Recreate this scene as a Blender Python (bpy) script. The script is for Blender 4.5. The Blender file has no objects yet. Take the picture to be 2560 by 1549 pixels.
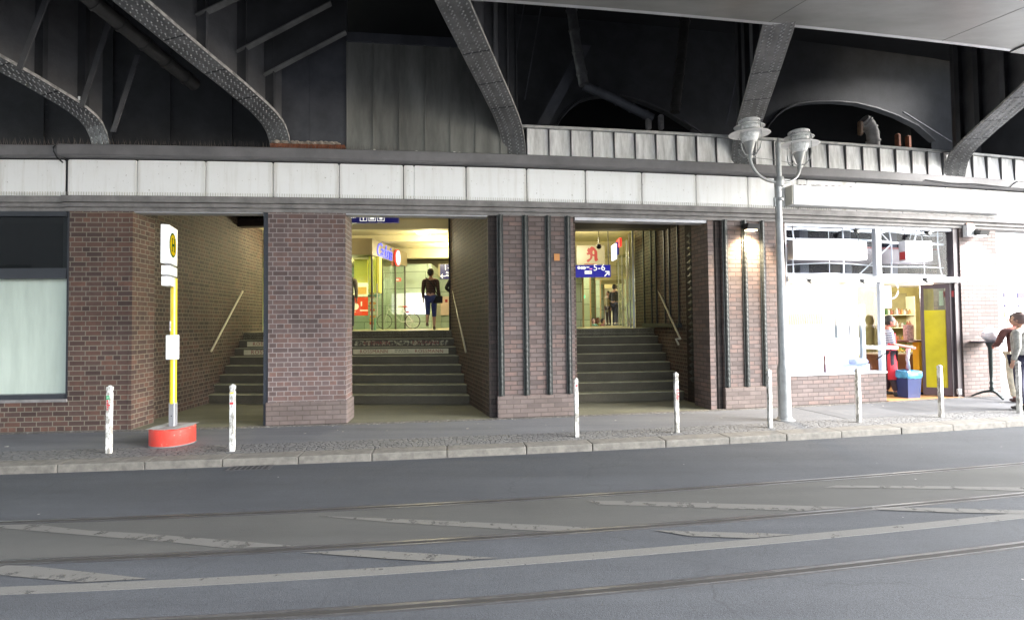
import bpy, bmesh, math, random
import numpy as np
from mathutils import Vector, Matrix
random.seed(7)
# ---------------------------------------------------------------- camera / site frame
F=1253.42; PITCH=.02659; ROLL=-.01126; HC=1.7582; YAW=.12422; CY=9.3332; KAP=.008768
H1=4.686; H2=4.0385; DK=2.247; PW=1.1449; S0=-6.5436; K=2560/2464
cYw,sYw=math.cos(YAW),math.sin(YAW)
def FW(p):                                    # facade frame (along, out to the street, up) -> world; the front follows a gentle curve
    s,d,z=p; a=KAP*s
    x=math.sin(a)/KAP+d*math.sin(a); y=(1-math.cos(a))/KAP-d*math.cos(a)+CY
    return (x*cYw-y*sYw, x*sYw+y*cYw, z)
def fang(s): return YAW+KAP*s
_f=(0,math.cos(PITCH),math.sin(PITCH)); _u0=(0,-math.sin(PITCH),math.cos(PITCH))
_r=(math.cos(ROLL),_u0[1]*math.sin(ROLL),_u0[2]*math.sin(ROLL))
_u=(-math.sin(ROLL),_u0[1]*math.cos(ROLL),_u0[2]*math.cos(ROLL))
def ray(x,y):
    a=(x*K-1280)/F; b=-(y*K-774.5)/F
    return tuple(_f[i]+a*_r[i]+b*_u[i] for i in range(3))
def G(x,y,z=0.):
    r=ray(x,y); t=(z-HC)/r[2]; return (r[0]*t,r[1]*t,z)
def inv(X,Y):
    x=X*cYw+Y*sYw; y=-X*sYw+Y*cYw-CY; R=1/KAP
    rx,ry=x,y-R; a=math.atan2(rx,-ry); return a/KAP, math.hypot(rx,ry)-R
def atd(x,y,d=0.):                            # survey: point seen at (x,y) on the surface at distance d in front of the facade
    r=ray(x,y); lo,hi=1.,60.
    for _ in range(50):
        m=(lo+hi)/2
        if inv(r[0]*m,r[1]*m)[1]>d: lo=m
        else: hi=m
    return inv(r[0]*lo,r[1]*lo)[0],HC+r[2]*lo
def sd(x,y,d=0.): return atd(x,y,d)[0]
def atY(x,y,Y):
    r=ray(x,y); t=Y/r[1]; return (r[0]*t,Y,HC+r[2]*t)
# ---------------------------------------------------------------- materials
MATS={}
def nt(name):
    m=bpy.data.materials.new(name); m.use_nodes=True; t=m.node_tree; b=t.nodes['Principled BSDF']; MATS[name]=m
    return m,t,b
def N(t,typ,**kw):
    n=t.nodes.new(typ)
    for k,v in kw.items():
        if k in n.inputs: n.inputs[k].default_value=v
        else: setattr(n,k,v)
    return n
def L(t,a,b): t.links.new(a,b)
def c4(c): return (c[0],c[1],c[2],1) if len(c)==3 else c
def ramp(t,fac,stops):
    r=N(t,'ShaderNodeValToRGB'); e=r.color_ramp.elements
    while len(e)<len(stops): e.new(.5)
    for i,(p,c) in enumerate(stops): e[i].position=p; e[i].color=c4(c)
    L(t,fac,r.inputs[0]); return r
def mixc(t,f,a,b,mode='MIX'):
    m=N(t,'ShaderNodeMix',data_type='RGBA',blend_type=mode)
    if isinstance(f,(int,float)): m.inputs[0].default_value=f
    else: L(t,f,m.inputs[0])
    for i,v in ((6,a),(7,b)):
        if isinstance(v,tuple): m.inputs[i].default_value=c4(v)
        else: L(t,v,m.inputs[i])
    return m.outputs[2]
def mat(name,col,rough=.7,metal=0.,var=.12,vs=3.,col2=None,bump=0.,bs=60.,emit=0.,spec=.5,stretch=None,alpha=None,thr=None):
    if name in MATS: return MATS[name]
    m,t,b=nt(name); tc=N(t,'ShaderNodeTexCoord'); v=tc.outputs['Object']
    if stretch:
        mp=N(t,'ShaderNodeMapping'); mp.inputs['Scale'].default_value=stretch; L(t,v,mp.inputs[0]); v=mp.outputs[0]
    n=N(t,'ShaderNodeTexNoise',Scale=vs,Detail=6.,Roughness=.65); L(t,v,n.inputs['Vector'])
    d=tuple(max(0,x*(1-var)) for x in col) if col2 is None else col2
    u=tuple(min(1,x*(1+var)) for x in col) if col2 is None else col
    th=thr or (.35,.65)
    r=ramp(t,n.outputs['Fac'],[(th[0],u),(th[1],d)])
    L(t,r.outputs[0],b.inputs['Base Color'])
    b.inputs['Roughness'].default_value=rough; b.inputs['Metallic'].default_value=metal
    b.inputs['Specular IOR Level'].default_value=spec
    if bump:
        n2=N(t,'ShaderNodeTexNoise',Scale=bs,Detail=4.); L(t,tc.outputs['Object'],n2.inputs['Vector'])
        bp=N(t,'ShaderNodeBump',Strength=bump,Distance=.01); L(t,n2.outputs['Fac'],bp.inputs['Height']); L(t,bp.outputs[0],b.inputs['Normal'])
    if emit:
        L(t,r.outputs[0],b.inputs['Emission Color']); b.inputs['Emission Strength'].default_value=emit*2**-EXPO
    if alpha is not None: b.inputs['Alpha'].default_value=alpha
    return m
def brick(name,c1,c2,c3,mortar,w=.26,h=.0855,ms=.011,squash=.5,sf=2,bump=.6,rough=.75,dirt=.35):
    m,t,b=nt(name); uv=N(t,'ShaderNodeUVMap')
    def br(a,bb,mo,bias=0.):
        x=N(t,'ShaderNodeTexBrick',offset=.5,squash=squash,squash_frequency=sf); L(t,uv.outputs[0],x.inputs['Vector'])
        for k,v in (('Color1',c4(a)),('Color2',c4(bb)),('Mortar',c4(mo)),('Scale',1.),('Mortar Size',ms),('Mortar Smooth',.15),('Bias',bias),('Brick Width',w),('Row Height',h)): x.inputs[k].default_value=v
        return x
    x=br((0,0,0),(1,1,1),(.5,.5,.5))
    rr=ramp(t,x.outputs['Color'],[(0.,tuple(v*.6 for v in c1)),(.2,c1),(.42,c2),(.6,c3),(.78,c2),(.9,tuple(v*1.25 for v in c3)),(1.,tuple(v*.55 for v in c1))])
    n=N(t,'ShaderNodeTexNoise',Scale=9.,Detail=5.); L(t,uv.outputs[0],n.inputs['Vector'])
    cc=mixc(t,n.outputs['Fac'],rr.outputs[0],tuple(v*.75 for v in c1))
    cc=mixc(t,x.outputs['Fac'],cc,mortar)
    n3=N(t,'ShaderNodeTexNoise',Scale=.9,Detail=6.,Roughness=.7); L(t,uv.outputs[0],n3.inputs['Vector'])
    rd=ramp(t,n3.outputs['Fac'],[(.4,(1,1,1)),(.72,(1-dirt,1-dirt,1-dirt))])
    cc=mixc(t,1.,cc,rd.outputs[0],'MULTIPLY')
    L(t,cc,b.inputs['Base Color']); b.inputs['Roughness'].default_value=rough; b.inputs['Specular IOR Level'].default_value=.35
    inv_=N(t,'ShaderNodeMath',operation='SUBTRACT'); inv_.inputs[0].default_value=1.; L(t,x.outputs['Fac'],inv_.inputs[1])
    ad=N(t,'ShaderNodeMath',operation='MULTIPLY_ADD'); L(t,n.outputs['Fac'],ad.inputs[0]); ad.inputs[1].default_value=.35; L(t,inv_.outputs[0],ad.inputs[2])
    bp=N(t,'ShaderNodeBump',Strength=bump,Distance=.008); L(t,ad.outputs[0],bp.inputs['Height']); L(t,bp.outputs[0],b.inputs['Normal'])
    return m
def glass(name,tint=(1,1,1),refl=.12,rough=.02):       # thin architectural pane: clear with a mirror film
    m,t,b=nt(name); t.nodes.remove(b); out=t.nodes['Material Output']
    tr=N(t,'ShaderNodeBsdfTransparent'); tr.inputs[0].default_value=c4(tint)
    gl=N(t,'ShaderNodeBsdfGlossy'); gl.inputs['Roughness'].default_value=rough
    lw_=N(t,'ShaderNodeLayerWeight'); pw=N(t,'ShaderNodeMath',operation='POWER'); L(t,lw_.outputs['Facing'],pw.inputs[0]); pw.inputs[1].default_value=4.
    ad=N(t,'ShaderNodeMath',operation='MULTIPLY_ADD',use_clamp=True); L(t,pw.outputs[0],ad.inputs[0]); ad.inputs[1].default_value=.6; ad.inputs[2].default_value=refl
    mx=N(t,'ShaderNodeMixShader'); L(t,ad.outputs[0],mx.inputs[0]); L(t,tr.outputs[0],mx.inputs[1]); L(t,gl.outputs[0],mx.inputs[2]); L(t,mx.outputs[0],out.inputs[0])
    return m
def emis(name,col,st):
    if name in MATS: return MATS[name]
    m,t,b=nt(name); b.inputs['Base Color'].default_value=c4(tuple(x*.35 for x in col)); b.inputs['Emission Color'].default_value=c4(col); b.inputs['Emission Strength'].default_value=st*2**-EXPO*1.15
    b.inputs['Roughness'].default_value=.4
    return m
# ---------------------------------------------------------------- mesh builder
COL=bpy.context.scene.collection
def ID(p): return p
class MB:
    def __init__(s): s.v=[]; s.f=[]; s.m=[]; s.uvs=[]; s.sm=[]
    def face(s,idx,mi=0,smooth=False): s.f.append(tuple(idx)); s.m.append(mi); s.sm.append(smooth)
    def add(s,vs,fs,mi=0,smooth=False):
        o=len(s.v); s.v+= [tuple(p) for p in vs]
        for f in fs: s.face([o+i for i in f],mi,smooth)
        return s
    def box(s,x0,x1,y0,y1,z0,z1,mi=0,seg=None):
        n=max(1,int(abs(x1-x0)/seg)) if seg else 1
        vs=[];fs=[]
        for i in range(n+1):
            x=x0+(x1-x0)*i/n; vs+=[(x,y0,z0),(x,y1,z0),(x,y1,z1),(x,y0,z1)]
        for i in range(n):
            a=4*i;b=a+4
            for j in range(4): k=(j+1)%4; fs.append((a+j,b+j,b+k,a+k))
        fs.append((3,2,1,0)); e=4*n; fs.append((e,e+1,e+2,e+3))
        # orientation is made consistent in build()
        return s.add(vs,fs,mi)
    def bevbox(s,x0,x1,y0,y1,z0,z1,b=.01,mi=0,seg=1):
        bm=bmesh.new(); bmesh.ops.create_cube(bm,size=1)
        for v in bm.verts: v.co=Vector(((x0+x1)/2+v.co.x*(x1-x0),(y0+y1)/2+v.co.y*(y1-y0),(z0+z1)/2+v.co.z*(z1-z0)))
        bmesh.ops.bevel(bm,geom=bm.edges[:],offset=b,segments=seg,affect='EDGES',profile=.7)
        bm.verts.index_update(); s.add([v.co[:] for v in bm.verts],[[v.index for v in f.verts] for f in bm.faces],mi); bm.free(); return s
    def prism(s,poly,a0,a1,axis='y',mi=0):       # poly of (u,v): axis y -> (x,z); z -> (x,y); x -> (y,z)
        mk={'y':lambda u,v,a:(u,a,v),'z':lambda u,v,a:(u,v,a),'x':lambda u,v,a:(a,u,v)}[axis]
        n=len(poly); vs=[mk(u,v,a0) for u,v in poly]+[mk(u,v,a1) for u,v in poly]
        fs=[tuple(range(n)),tuple(range(2*n-1,n-1,-1))]+[(i,i+n,(i+1)%n+n,(i+1)%n) for i in range(n)]
        return s.add(vs,fs,mi)
    def hexa(s,a,b,mi=0):                        # two quads (4 pts each) -> solid
        return s.add(list(a)+list(b),[(0,1,2,3),(7,6,5,4),(0,4,5,1),(1,5,6,2),(2,6,7,3),(3,7,4,0)],mi)
    def quad(s,a,b,c,d,mi=0): return s.add([a,b,c,d],[(0,1,2,3)],mi)
    def tube(s,path,r,n=8,mi=0,cap=True,smooth=True):
        path=[Vector(p) for p in path]; rs=r if isinstance(r,(list,tuple)) else [r]*len(path)
        vs=[];fs=[]; up=None
        for i,p in enumerate(path):
            t=(path[min(i+1,len(path)-1)]-path[max(i-1,0)]).normalized()
            if up is None: up=Vector((0,0,1)) if abs(t.z)<.9 else Vector((1,0,0))
            a=t.cross(up).normalized(); b=t.cross(a).normalized(); up=-b if False else up
            for k in range(n):
                th=2*math.pi*k/n; vs.append(tuple(p+(a*math.cos(th)+b*math.sin(th))*rs[i]))
        for i in range(len(path)-1):
            for k in range(n): q=(k+1)%n; fs.append((i*n+k,i*n+q,(i+1)*n+q,(i+1)*n+k))
        s.add(vs,fs,mi,smooth)
        if cap:
            o=len(s.v)-len(vs); s.face([o+k for k in range(n)][::-1],mi); s.face([o+(len(path)-1)*n+k for k in range(n)],mi)
        return s
    def lathe(s,prof,c=(0,0,0),n=20,mi=0,smooth=True,sy=1.):
        vs=[];fs=[]
        for r,z in prof:
            for k in range(n): th=2*math.pi*k/n; vs.append((c[0]+r*math.cos(th),c[1]+r*math.sin(th)*sy,c[2]+z))
        m=len(prof)
        for i in range(m-1):
            for k in range(n): q=(k+1)%n; fs.append((i*n+k,i*n+q,(i+1)*n+q,(i+1)*n+k))
        o=len(s.v); s.add(vs,fs,mi,smooth)
        if prof[0][0]>1e-4: s.face([o+k for k in range(n)][::-1],mi)
        if prof[-1][0]>1e-4: s.face([o+(m-1)*n+k for k in range(n)],mi)
        return s
    def ell(s,c,r,n=12,mi=0,rot=None):
        m=n//2+1; vs=[];fs=[]
        for i in range(m+1):
            ph=math.pi*i/m
            for k in range(n):
                th=2*math.pi*k/n; v=Vector((r[0]*math.sin(ph)*math.cos(th),r[1]*math.sin(ph)*math.sin(th),r[2]*math.cos(ph)))
                if rot is not None: v=rot@v
                vs.append((c[0]+v.x,c[1]+v.y,c[2]+v.z))
        for i in range(m):
            for k in range(n): q=(k+1)%n; fs.append((i*n+k,(i+1)*n+k,(i+1)*n+q,i*n+q))
        return s.add(vs,fs,mi,True)
    def build(s,name,mats,parent=None,w=ID,at=None,uvs=1.,flip=True):
        if not isinstance(mats,(list,tuple)): mats=[mats]
        me=bpy.data.meshes.new(name)
        P=[Vector(w(p)) for p in s.v]
        if at is None:
            if parent is not None: at=parent.get('_abs',(0,0,0))
            elif P:
                lo=[min(p[i] for p in P) for i in range(3)]; hi=[max(p[i] for p in P) for i in range(3)]; at=((lo[0]+hi[0])/2,(lo[1]+hi[1])/2,lo[2])
        A=Vector(at); me.from_pydata([tuple(p-A) for p in P],[],s.f)
        for m in mats: me.materials.append(m)
        me.polygons.foreach_set('material_index',s.m); me.polygons.foreach_set('use_smooth',s.sm)
        uv=me.uv_layers.new(name='UVMap'); data=np.zeros(len(me.loops)*2,dtype=np.float32)
        for poly,f in zip(me.polygons,s.f):
            p=[Vector(s.v[i]) for i in f]
            nrm=Vector((0,0,0))
            for i in range(len(p)): a=p[i];b=p[(i+1)%len(p)]; nrm+=a.cross(b)
            ax=max(range(3),key=lambda i:abs(nrm[i]))
            for li,q in zip(poly.loop_indices,p):
                u_,v_=((q.y,q.z),(q.x,q.z),(q.x,q.y))[ax]
                if ax==0: u_=u_+.13
                data[2*li]=u_*uvs; data[2*li+1]=v_*uvs
        uv.data.foreach_set('uv',data)
        bm=bmesh.new(); bm.from_mesh(me)
        if flip: bmesh.ops.recalc_face_normals(bm,faces=bm.faces)
        bm.to_mesh(me); bm.free()
        if any(s.sm):
            try: me.set_sharp_from_angle(angle=math.radians(40))
            except Exception: pass
        return link(name,me,parent,at)
def link(name,me,parent=None,at=(0,0,0)):
    o=bpy.data.objects.new(name,me); COL.objects.link(o); o['_abs']=tuple(at)
    if parent is not None:
        pa=Vector(parent.get('_abs',(0,0,0))); o.parent=parent; o.location=Vector(at)-pa
    else: o.location=at
    return o
def tag(o,label=None,cat=None,group=None,kind=None):
    if label: o['label']=label
    if cat: o['category']=cat
    if group: o['group']=group
    if kind: o['kind']=kind
    return o
def thing(name,label,cat,at=(0,0,0),group=None):
    return tag(link(name,None,None,at),label,cat,group)
def copy_tree(o,parent=None):
    c=o.copy(); COL.objects.link(c); c.parent=parent
    for ch in [x for x in bpy.data.objects if x.parent==o]: copy_tree(ch,c)
    return c
def text_mesh(body,size,name,material,parent,origin,right,up,extrude=.003,align='CENTER',bold=0.,spacing=1.,shear=0.):
    cu=bpy.data.curves.new(name,'FONT'); cu.body=body; cu.size=size; cu.extrude=extrude; cu.align_x=align; cu.align_y='CENTER'; cu.offset=bold; cu.space_character=spacing; cu.shear=shear; cu.resolution_u=2
    tmp=bpy.data.objects.new('tmp',cu); COL.objects.link(tmp); bpy.context.view_layer.update()
    me=bpy.data.meshes.new_from_object(tmp.evaluated_get(bpy.context.evaluated_depsgraph_get())); bpy.data.objects.remove(tmp); bpy.data.curves.remove(cu)
    R=Vector(right).normalized(); U=Vector(up).normalized(); Nn=R.cross(U)
    at=parent.get('_abs',(0,0,0)) if parent else origin
    off=Vector(origin)-Vector(at)
    for v in me.vertices: v.co=off+R*v.co.x+U*v.co.y+Nn*v.co.z
    me.materials.clear(); me.materials.append(material)
    return link(name,me,parent,at)
SUNE=4; EXPO=2.75; SAZ=105; SEL=28
# ---------------------------------------------------------------- the palette
B1=brick('brick_brown',(.09,.056,.048),(.122,.072,.058),(.16,.078,.054),(.185,.165,.13),ms=.008)
B2=brick('brick_mauve',(.14,.1,.096),(.178,.128,.12),(.21,.113,.088),(.27,.24,.23),ms=.0075)
B3=brick('brick_grey_mauve',(.158,.124,.117),(.19,.15,.142),(.215,.138,.118),(.085,.066,.06),w=.25,ms=.009,squash=1.,sf=2,bump=1.,dirt=.25)
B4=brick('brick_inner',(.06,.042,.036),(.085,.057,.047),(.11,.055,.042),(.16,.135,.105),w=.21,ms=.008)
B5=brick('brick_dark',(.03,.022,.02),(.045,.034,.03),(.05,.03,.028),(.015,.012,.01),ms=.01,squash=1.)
PL=brick('plinth_brick',(.165,.13,.12),(.19,.152,.142),(.175,.135,.12),(.1,.08,.07),w=.26,ms=.009,squash=1.,dirt=.3)
def steelpaint(name,c,r=.55):
    return mat(name,c,rough=r,var=.22,vs=2.2,bump=.25,bs=35)
STL=steelpaint('grey_painted_steel',(.085,.085,.09)); STD=steelpaint('dark_steel',(.045,.046,.05),.7); STB=steelpaint('blue_grey_steel',(.07,.073,.085),.6)  # STD is a darker version of the grey steel paint
BLK=mat('matt_black',(.016,.016,.018),rough=.9)  # plain flat near-black
CAP=mat('grey_metal_cornice',(.16,.155,.16),rough=.6,var=.2,vs=1.5,bump=.2,bs=20)
LED=mat('grey_stone_ledge',(.19,.18,.175),rough=.75,var=.25,vs=4,bump=.3,bs=50)
def fascia():
    m,t,b=nt('white_enamel_fascia'); uv=N(t,'ShaderNodeTexCoord')
    n=N(t,'ShaderNodeTexNoise',Scale=2.,Detail=7.,Roughness=.7); L(t,uv.outputs['Object'],n.inputs['Vector'])
    r=ramp(t,n.outputs['Fac'],[(.3,(.86,.86,.86)),(.68,(.82,.82,.81)),(.84,(.55,.54,.5))])
    sp=N(t,'ShaderNodeTexNoise',Scale=23.,Detail=2.); L(t,uv.outputs['Object'],sp.inputs['Vector'])
    r2=ramp(t,sp.outputs['Fac'],[(.0,(1,1,1)),(.70,(1,1,1)),(.78,(.5,.47,.43))])
    cc=mixc(t,1.,r.outputs[0],r2.outputs[0],'MULTIPLY')
    mp=N(t,'ShaderNodeMapping'); mp.inputs['Scale'].default_value=(9,9,.7); L(t,uv.outputs['Object'],mp.inputs[0]); st=N(t,'ShaderNodeTexNoise',Scale=1.,Detail=5.,Roughness=.7); L(t,mp.outputs[0],st.inputs['Vector']); r3=ramp(t,st.outputs['Fac'],[(.5,(1,1,1)),(.8,(.82,.8,.76))]); cc=mixc(t,.8,cc,mixc(t,1.,cc,r3.outputs[0],'MULTIPLY')); sx_=N(t,'ShaderNodeSeparateXYZ'); L(t,uv.outputs['UV'],sx_.inputs[0]); ma=N(t,'ShaderNodeMath',operation='MULTIPLY_ADD'); L(t,sx_.outputs[0],ma.inputs[0]); ma.inputs[1].default_value=1/PW; ma.inputs[2].default_value=-S0/PW; fr_=N(t,'ShaderNodeMath',operation='FRACT'); L(t,ma.outputs[0],fr_.inputs[0]); mb_=N(t,'ShaderNodeMath',operation='MULTIPLY_ADD'); L(t,fr_.outputs[0],mb_.inputs[0]); mb_.inputs[1].default_value=PW; mb_.inputs[2].default_value=-PW/2; ab=N(t,'ShaderNodeMath',operation='ABSOLUTE'); L(t,mb_.outputs[0],ab.inputs[0]); adn=N(t,'ShaderNodeMath',operation='MULTIPLY_ADD'); L(t,st.outputs['Fac'],adn.inputs[0]); adn.inputs[1].default_value=.16; L(t,ab.outputs[0],adn.inputs[2]); r4=ramp(t,adn.outputs[0],[(.57,(1,1,1)),(.665,(.72,.7,.66))]); cc=mixc(t,1.,cc,r4.outputs[0],'MULTIPLY')
    L(t,cc,b.inputs['Base Color']); b.inputs['Roughness'].default_value=.35; return m
FAS=fascia()
ZINC=mat('streaked_zinc_sheet',(.2,.2,.185),rough=.45,metal=.2,var=.3,vs=1.,stretch=(3,3,.6),bump=.15,bs=6)
ZIN2=mat('pale_zinc_panel',(.8,.8,.78),rough=.45,metal=.0,var=.3,vs=1.5,stretch=(5,5,.8),bump=.15,bs=8)
RUST=mat('rusty_brown_paint',(.2,.07,.035),rough=.8,var=.4,vs=8)
WHT=mat('white_paint',(.8,.8,.8),rough=.45,var=.04)
GRN=mat('glazed_black_tile',(.03,.034,.032),rough=.5,var=.5,vs=20,spec=.4)
DFR=mat('dark_window_frame',(.035,.038,.045),rough=.4,var=.1)
LFR=mat('light_alu_frame',(.5,.5,.52),rough=.35,metal=.5,var=.1)
def asphalt(name,c,c2,vs=.5,bump=.7,rough=.82,crack=True,speck=.5):
    m,t,b=nt(name); tc=N(t,'ShaderNodeTexCoord'); v=tc.outputs['Object']
    n=N(t,'ShaderNodeTexNoise',Scale=vs,Detail=8.,Roughness=.68); L(t,v,n.inputs['Vector'])
    r=ramp(t,n.outputs['Fac'],[(.3,c),(.7,c2)])
    g=N(t,'ShaderNodeTexNoise',Scale=170.,Detail=2.); L(t,v,g.inputs['Vector'])
    rg=ramp(t,g.outputs['Fac'],[(.3,(1-speck,1-speck,1-speck)),(.5,(1,1,1)),(.72,(1+speck,1+speck,1+speck))])
    cc=mixc(t,1.,r.outputs[0],rg.outputs[0],'MULTIPLY')
    sp=N(t,'ShaderNodeTexVoronoi',Scale=2.3); L(t,v,sp.inputs['Vector'])
    rs=ramp(t,sp.outputs['Distance'],[(0.,(1,1,1)),(.018,(1,1,1)),(.03,(0,0,0))])
    cc=mixc(t,rs.outputs[0],cc,(.3,.29,.27))
    if crack:
        w=N(t,'ShaderNodeTexNoise',Scale=1.3,Detail=3.); L(t,v,w.inputs['Vector'])
        mp=N(t,'ShaderNodeVectorMath',operation='MULTIPLY_ADD'); L(t,w.outputs['Color'],mp.inputs[0]); mp.inputs[1].default_value=(.8,.8,.8); L(t,v,mp.inputs[2])
        vo=N(t,'ShaderNodeTexVoronoi',Scale=.33,feature='DISTANCE_TO_EDGE'); L(t,mp.outputs[0],vo.inputs['Vector'])
        rc=ramp(t,vo.outputs['Distance'],[(0.,(.7,.7,.7)),(.003,(1,1,1))])
        cc=mixc(t,.8,cc,mixc(t,1.,cc,rc.outputs[0],'MULTIPLY'))
    mp2=N(t,'ShaderNodeMapping'); mp2.inputs['Scale'].default_value=(.22,2.2,1); mp2.inputs['Rotation'].default_value=(0,0,-.17); L(t,v,mp2.inputs[0]); ns_=N(t,'ShaderNodeTexNoise',Scale=1.,Detail=9.,Roughness=.72); L(t,mp2.outputs[0],ns_.inputs['Vector']); rs2=ramp(t,ns_.outputs['Fac'],[(.3,(.74,.74,.75)),(.5,(1,1,1)),(.7,(1.22,1.21,1.19))]); cc=mixc(t,1.,cc,rs2.outputs[0],'MULTIPLY')
    L(t,cc,b.inputs['Base Color'])
    n4=N(t,'ShaderNodeTexNoise',Scale=1.1,Detail=5.); L(t,v,n4.inputs['Vector'])
    mr=N(t,'ShaderNodeMapRange'); L(t,n4.outputs['Fac'],mr.inputs[0]); mr.inputs[3].default_value=rough-.13; mr.inputs[4].default_value=rough+.1; L(t,mr.outputs[0],b.inputs['Roughness'])
    bp=N(t,'ShaderNodeBump',Strength=bump,Distance=.006); L(t,g.outputs['Fac'],bp.inputs['Height']); L(t,bp.outputs[0],b.inputs['Normal']); b.inputs['Specular IOR Level'].default_value=.4
    return m
ROAD=asphalt('road_asphalt',(.029,.0325,.038),(.039,.0425,.049))
BED=asphalt('track_bed_asphalt',(.038,.039,.038),(.047,.0475,.0455),crack=False)
PAV=asphalt('pavement_asphalt',(.095,.098,.105),(.125,.128,.135),crack=False,speck=.25)
INF=asphalt('worn_stone_floor',(.1,.1,.07),(.15,.145,.1),crack=False,speck=.3)
STEPM=asphalt('stair_granite',(.062,.054,.037),(.088,.078,.055),vs=2,crack=False,speck=.5)
def cobble(name,sc,c1,c2,joint):
    m,t,b=nt(name); tc=N(t,'ShaderNodeTexCoord'); vo=N(t,'ShaderNodeTexVoronoi',Scale=sc,feature='DISTANCE_TO_EDGE'); L(t,tc.outputs['Object'],vo.inputs['Vector'])
    v2=N(t,'ShaderNodeTexVoronoi',Scale=sc); L(t,tc.outputs['Object'],v2.inputs['Vector'])
    r=ramp(t,v2.outputs['Color'],[(.2,c1),(.8,c2)]); rj=ramp(t,vo.outputs['Distance'],[(.03,(0,0,0)),(.12,(1,1,1))])
    cc=mixc(t,rj.outputs[0],joint,r.outputs[0]); L(t,cc,b.inputs['Base Color']); b.inputs['Roughness'].default_value=.7
    bp=N(t,'ShaderNodeBump',Strength=1.,Distance=.02); L(t,rj.outputs[0],bp.inputs['Height']); L(t,bp.outputs[0],b.inputs['Normal']); return m
COB=cobble('small_cobbles',13.,(.11,.112,.115),(.145,.145,.143),(.078,.077,.077))
COB2=cobble('gravelly_edge',22.,(.1,.095,.085),(.22,.2,.18),(.05,.045,.04))
KER=mat('granite_kerb',(.12,.113,.1),rough=.8,var=.25,vs=9,bump=.7,bs=90)
SLAB=brick('pale_paving_slabs',(.115,.118,.125),(.13,.132,.14),(.122,.125,.13),(.085,.085,.085),w=.6,h=.6,ms=.006,squash=1.,bump=.2,dirt=.2)
RAILM=mat('polished_rail_steel',(.14,.14,.145),rough=.38,metal=.8,var=.25,vs=2,stretch=(1,1,1)); RUSTR=mat('rusty_rail_groove',(.008,.007,.006),rough=.9,var=.3,vs=8)
RSH=mat('rail_shoulder_bitumen',(.022,.022,.024),rough=.7,var=.25,vs=7)
def worn(name,c,under,lo,hi):
    m,t,b=nt(name); tc=N(t,'ShaderNodeTexCoord')
    n=N(t,'ShaderNodeTexNoise',Scale=6.,Detail=9.,Roughness=.7); L(t,tc.outputs['Object'],n.inputs['Vector'])
    r=ramp(t,n.outputs['Fac'],[(lo,(0,0,0)),(hi,(1,1,1))]); out=t.nodes['Material Output']
    b.inputs['Base Color'].default_value=c4(c); b.inputs['Roughness'].default_value=.7
    g=N(t,'ShaderNodeTexNoise',Scale=150.,Detail=2.); L(t,tc.outputs['Object'],g.inputs['Vector']); rg=ramp(t,g.outputs['Fac'],[(.35,tuple(x*.8 for x in c)),(.65,tuple(x*1.15 for x in c))]); L(t,rg.outputs[0],b.inputs['Base Color'])
    tr=N(t,'ShaderNodeBsdfTransparent'); mx=N(t,'ShaderNodeMixShader'); L(t,r.outputs[0],mx.inputs[0]); L(t,b.outputs[0],mx.inputs[1]); L(t,tr.outputs[0],mx.inputs[2]); L(t,mx.outputs[0],out.inputs[0]); return m
MARK=worn('worn_white_marking',(.078,.077,.073),None,.53,.68); LINE=worn('solid_white_line',(.08,.0795,.0765),None,.6,.72)
# ---------------------------------------------------------------- ground
tag(MB().box(-150,150,-150,160,-.5,-.106).build('ground',ROAD),kind='structure')
RZ=-.1
# ground sheet lies below; the road surface follows the kerb
m=MB(); m.box(-60,60,DK,26,RZ-.004,RZ,seg=1.); tag(m.build('road',ROAD,w=FW),kind='structure')
m=MB(); m.box(-40,40,.0,DK-.36,-.3,-.004,seg=1.); tag(m.build('pavement',PAV,w=FW),kind='structure')
m=MB(); m.box(-40,40,.001,.13,-.2,0.002,seg=1.); tag(m.build('pavement_edge_strip',COB2,w=FW),kind='structure')
m=MB(); m.box(-40,40,DK-.85,DK-.3,-.2,.001,seg=1.); tag(m.build('cobble_strip',COB,w=FW),kind='structure')
m=MB(); m.box(6.9,40,.14,DK-.86,-.2,.001,seg=1.); tag(m.build('paving_slabs',SLAB,w=FW),kind='structure')
m=MB(); x=-30.
while x<32:
    l=random.choice((1.0,1.05,.95,1.1)); m.bevbox(x+.004,x+l-.004,DK-.3,DK-.002+random.uniform(-.004,.004),-.22,.004,b=.018,seg=2); x+=l
tag(m.build('kerb',KER,w=FW),kind='structure')
def curve_px(pts,deg=3,z=RZ,n=60):
    a=np.array(pts,float); c=np.polyfit(a[:,0],a[:,1],deg); P=[]
    for x in np.linspace(-150,2700,n): P.append(G(x/K,float(np.polyval(c,x))/K,z))
    def ext(p,q,l): v=Vector(p)-Vector(q); v.normalize(); return tuple(Vector(p)+v*l)
    return [ext(P[0],P[1],25)]+P+[ext(P[-1],P[-2],25)]
r1=[(0,1305),(436,1291),(857,1274),(1280,1250),(1721.6,1221),(2059,1196),(2560,1159.5)]
r2=[(0,1406),(436,1385.5),(857,1365),(1280,1341),(1747.6,1305),(2111,1274),(2560,1235)]
r3=[(100,1564),(519,1546.5),(852,1528),(1280,1497),(1747.6,1450),(2111,1409),(2560,1362)]
RP=[curve_px(r,2) for r in (r1,r2,r3)]
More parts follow.
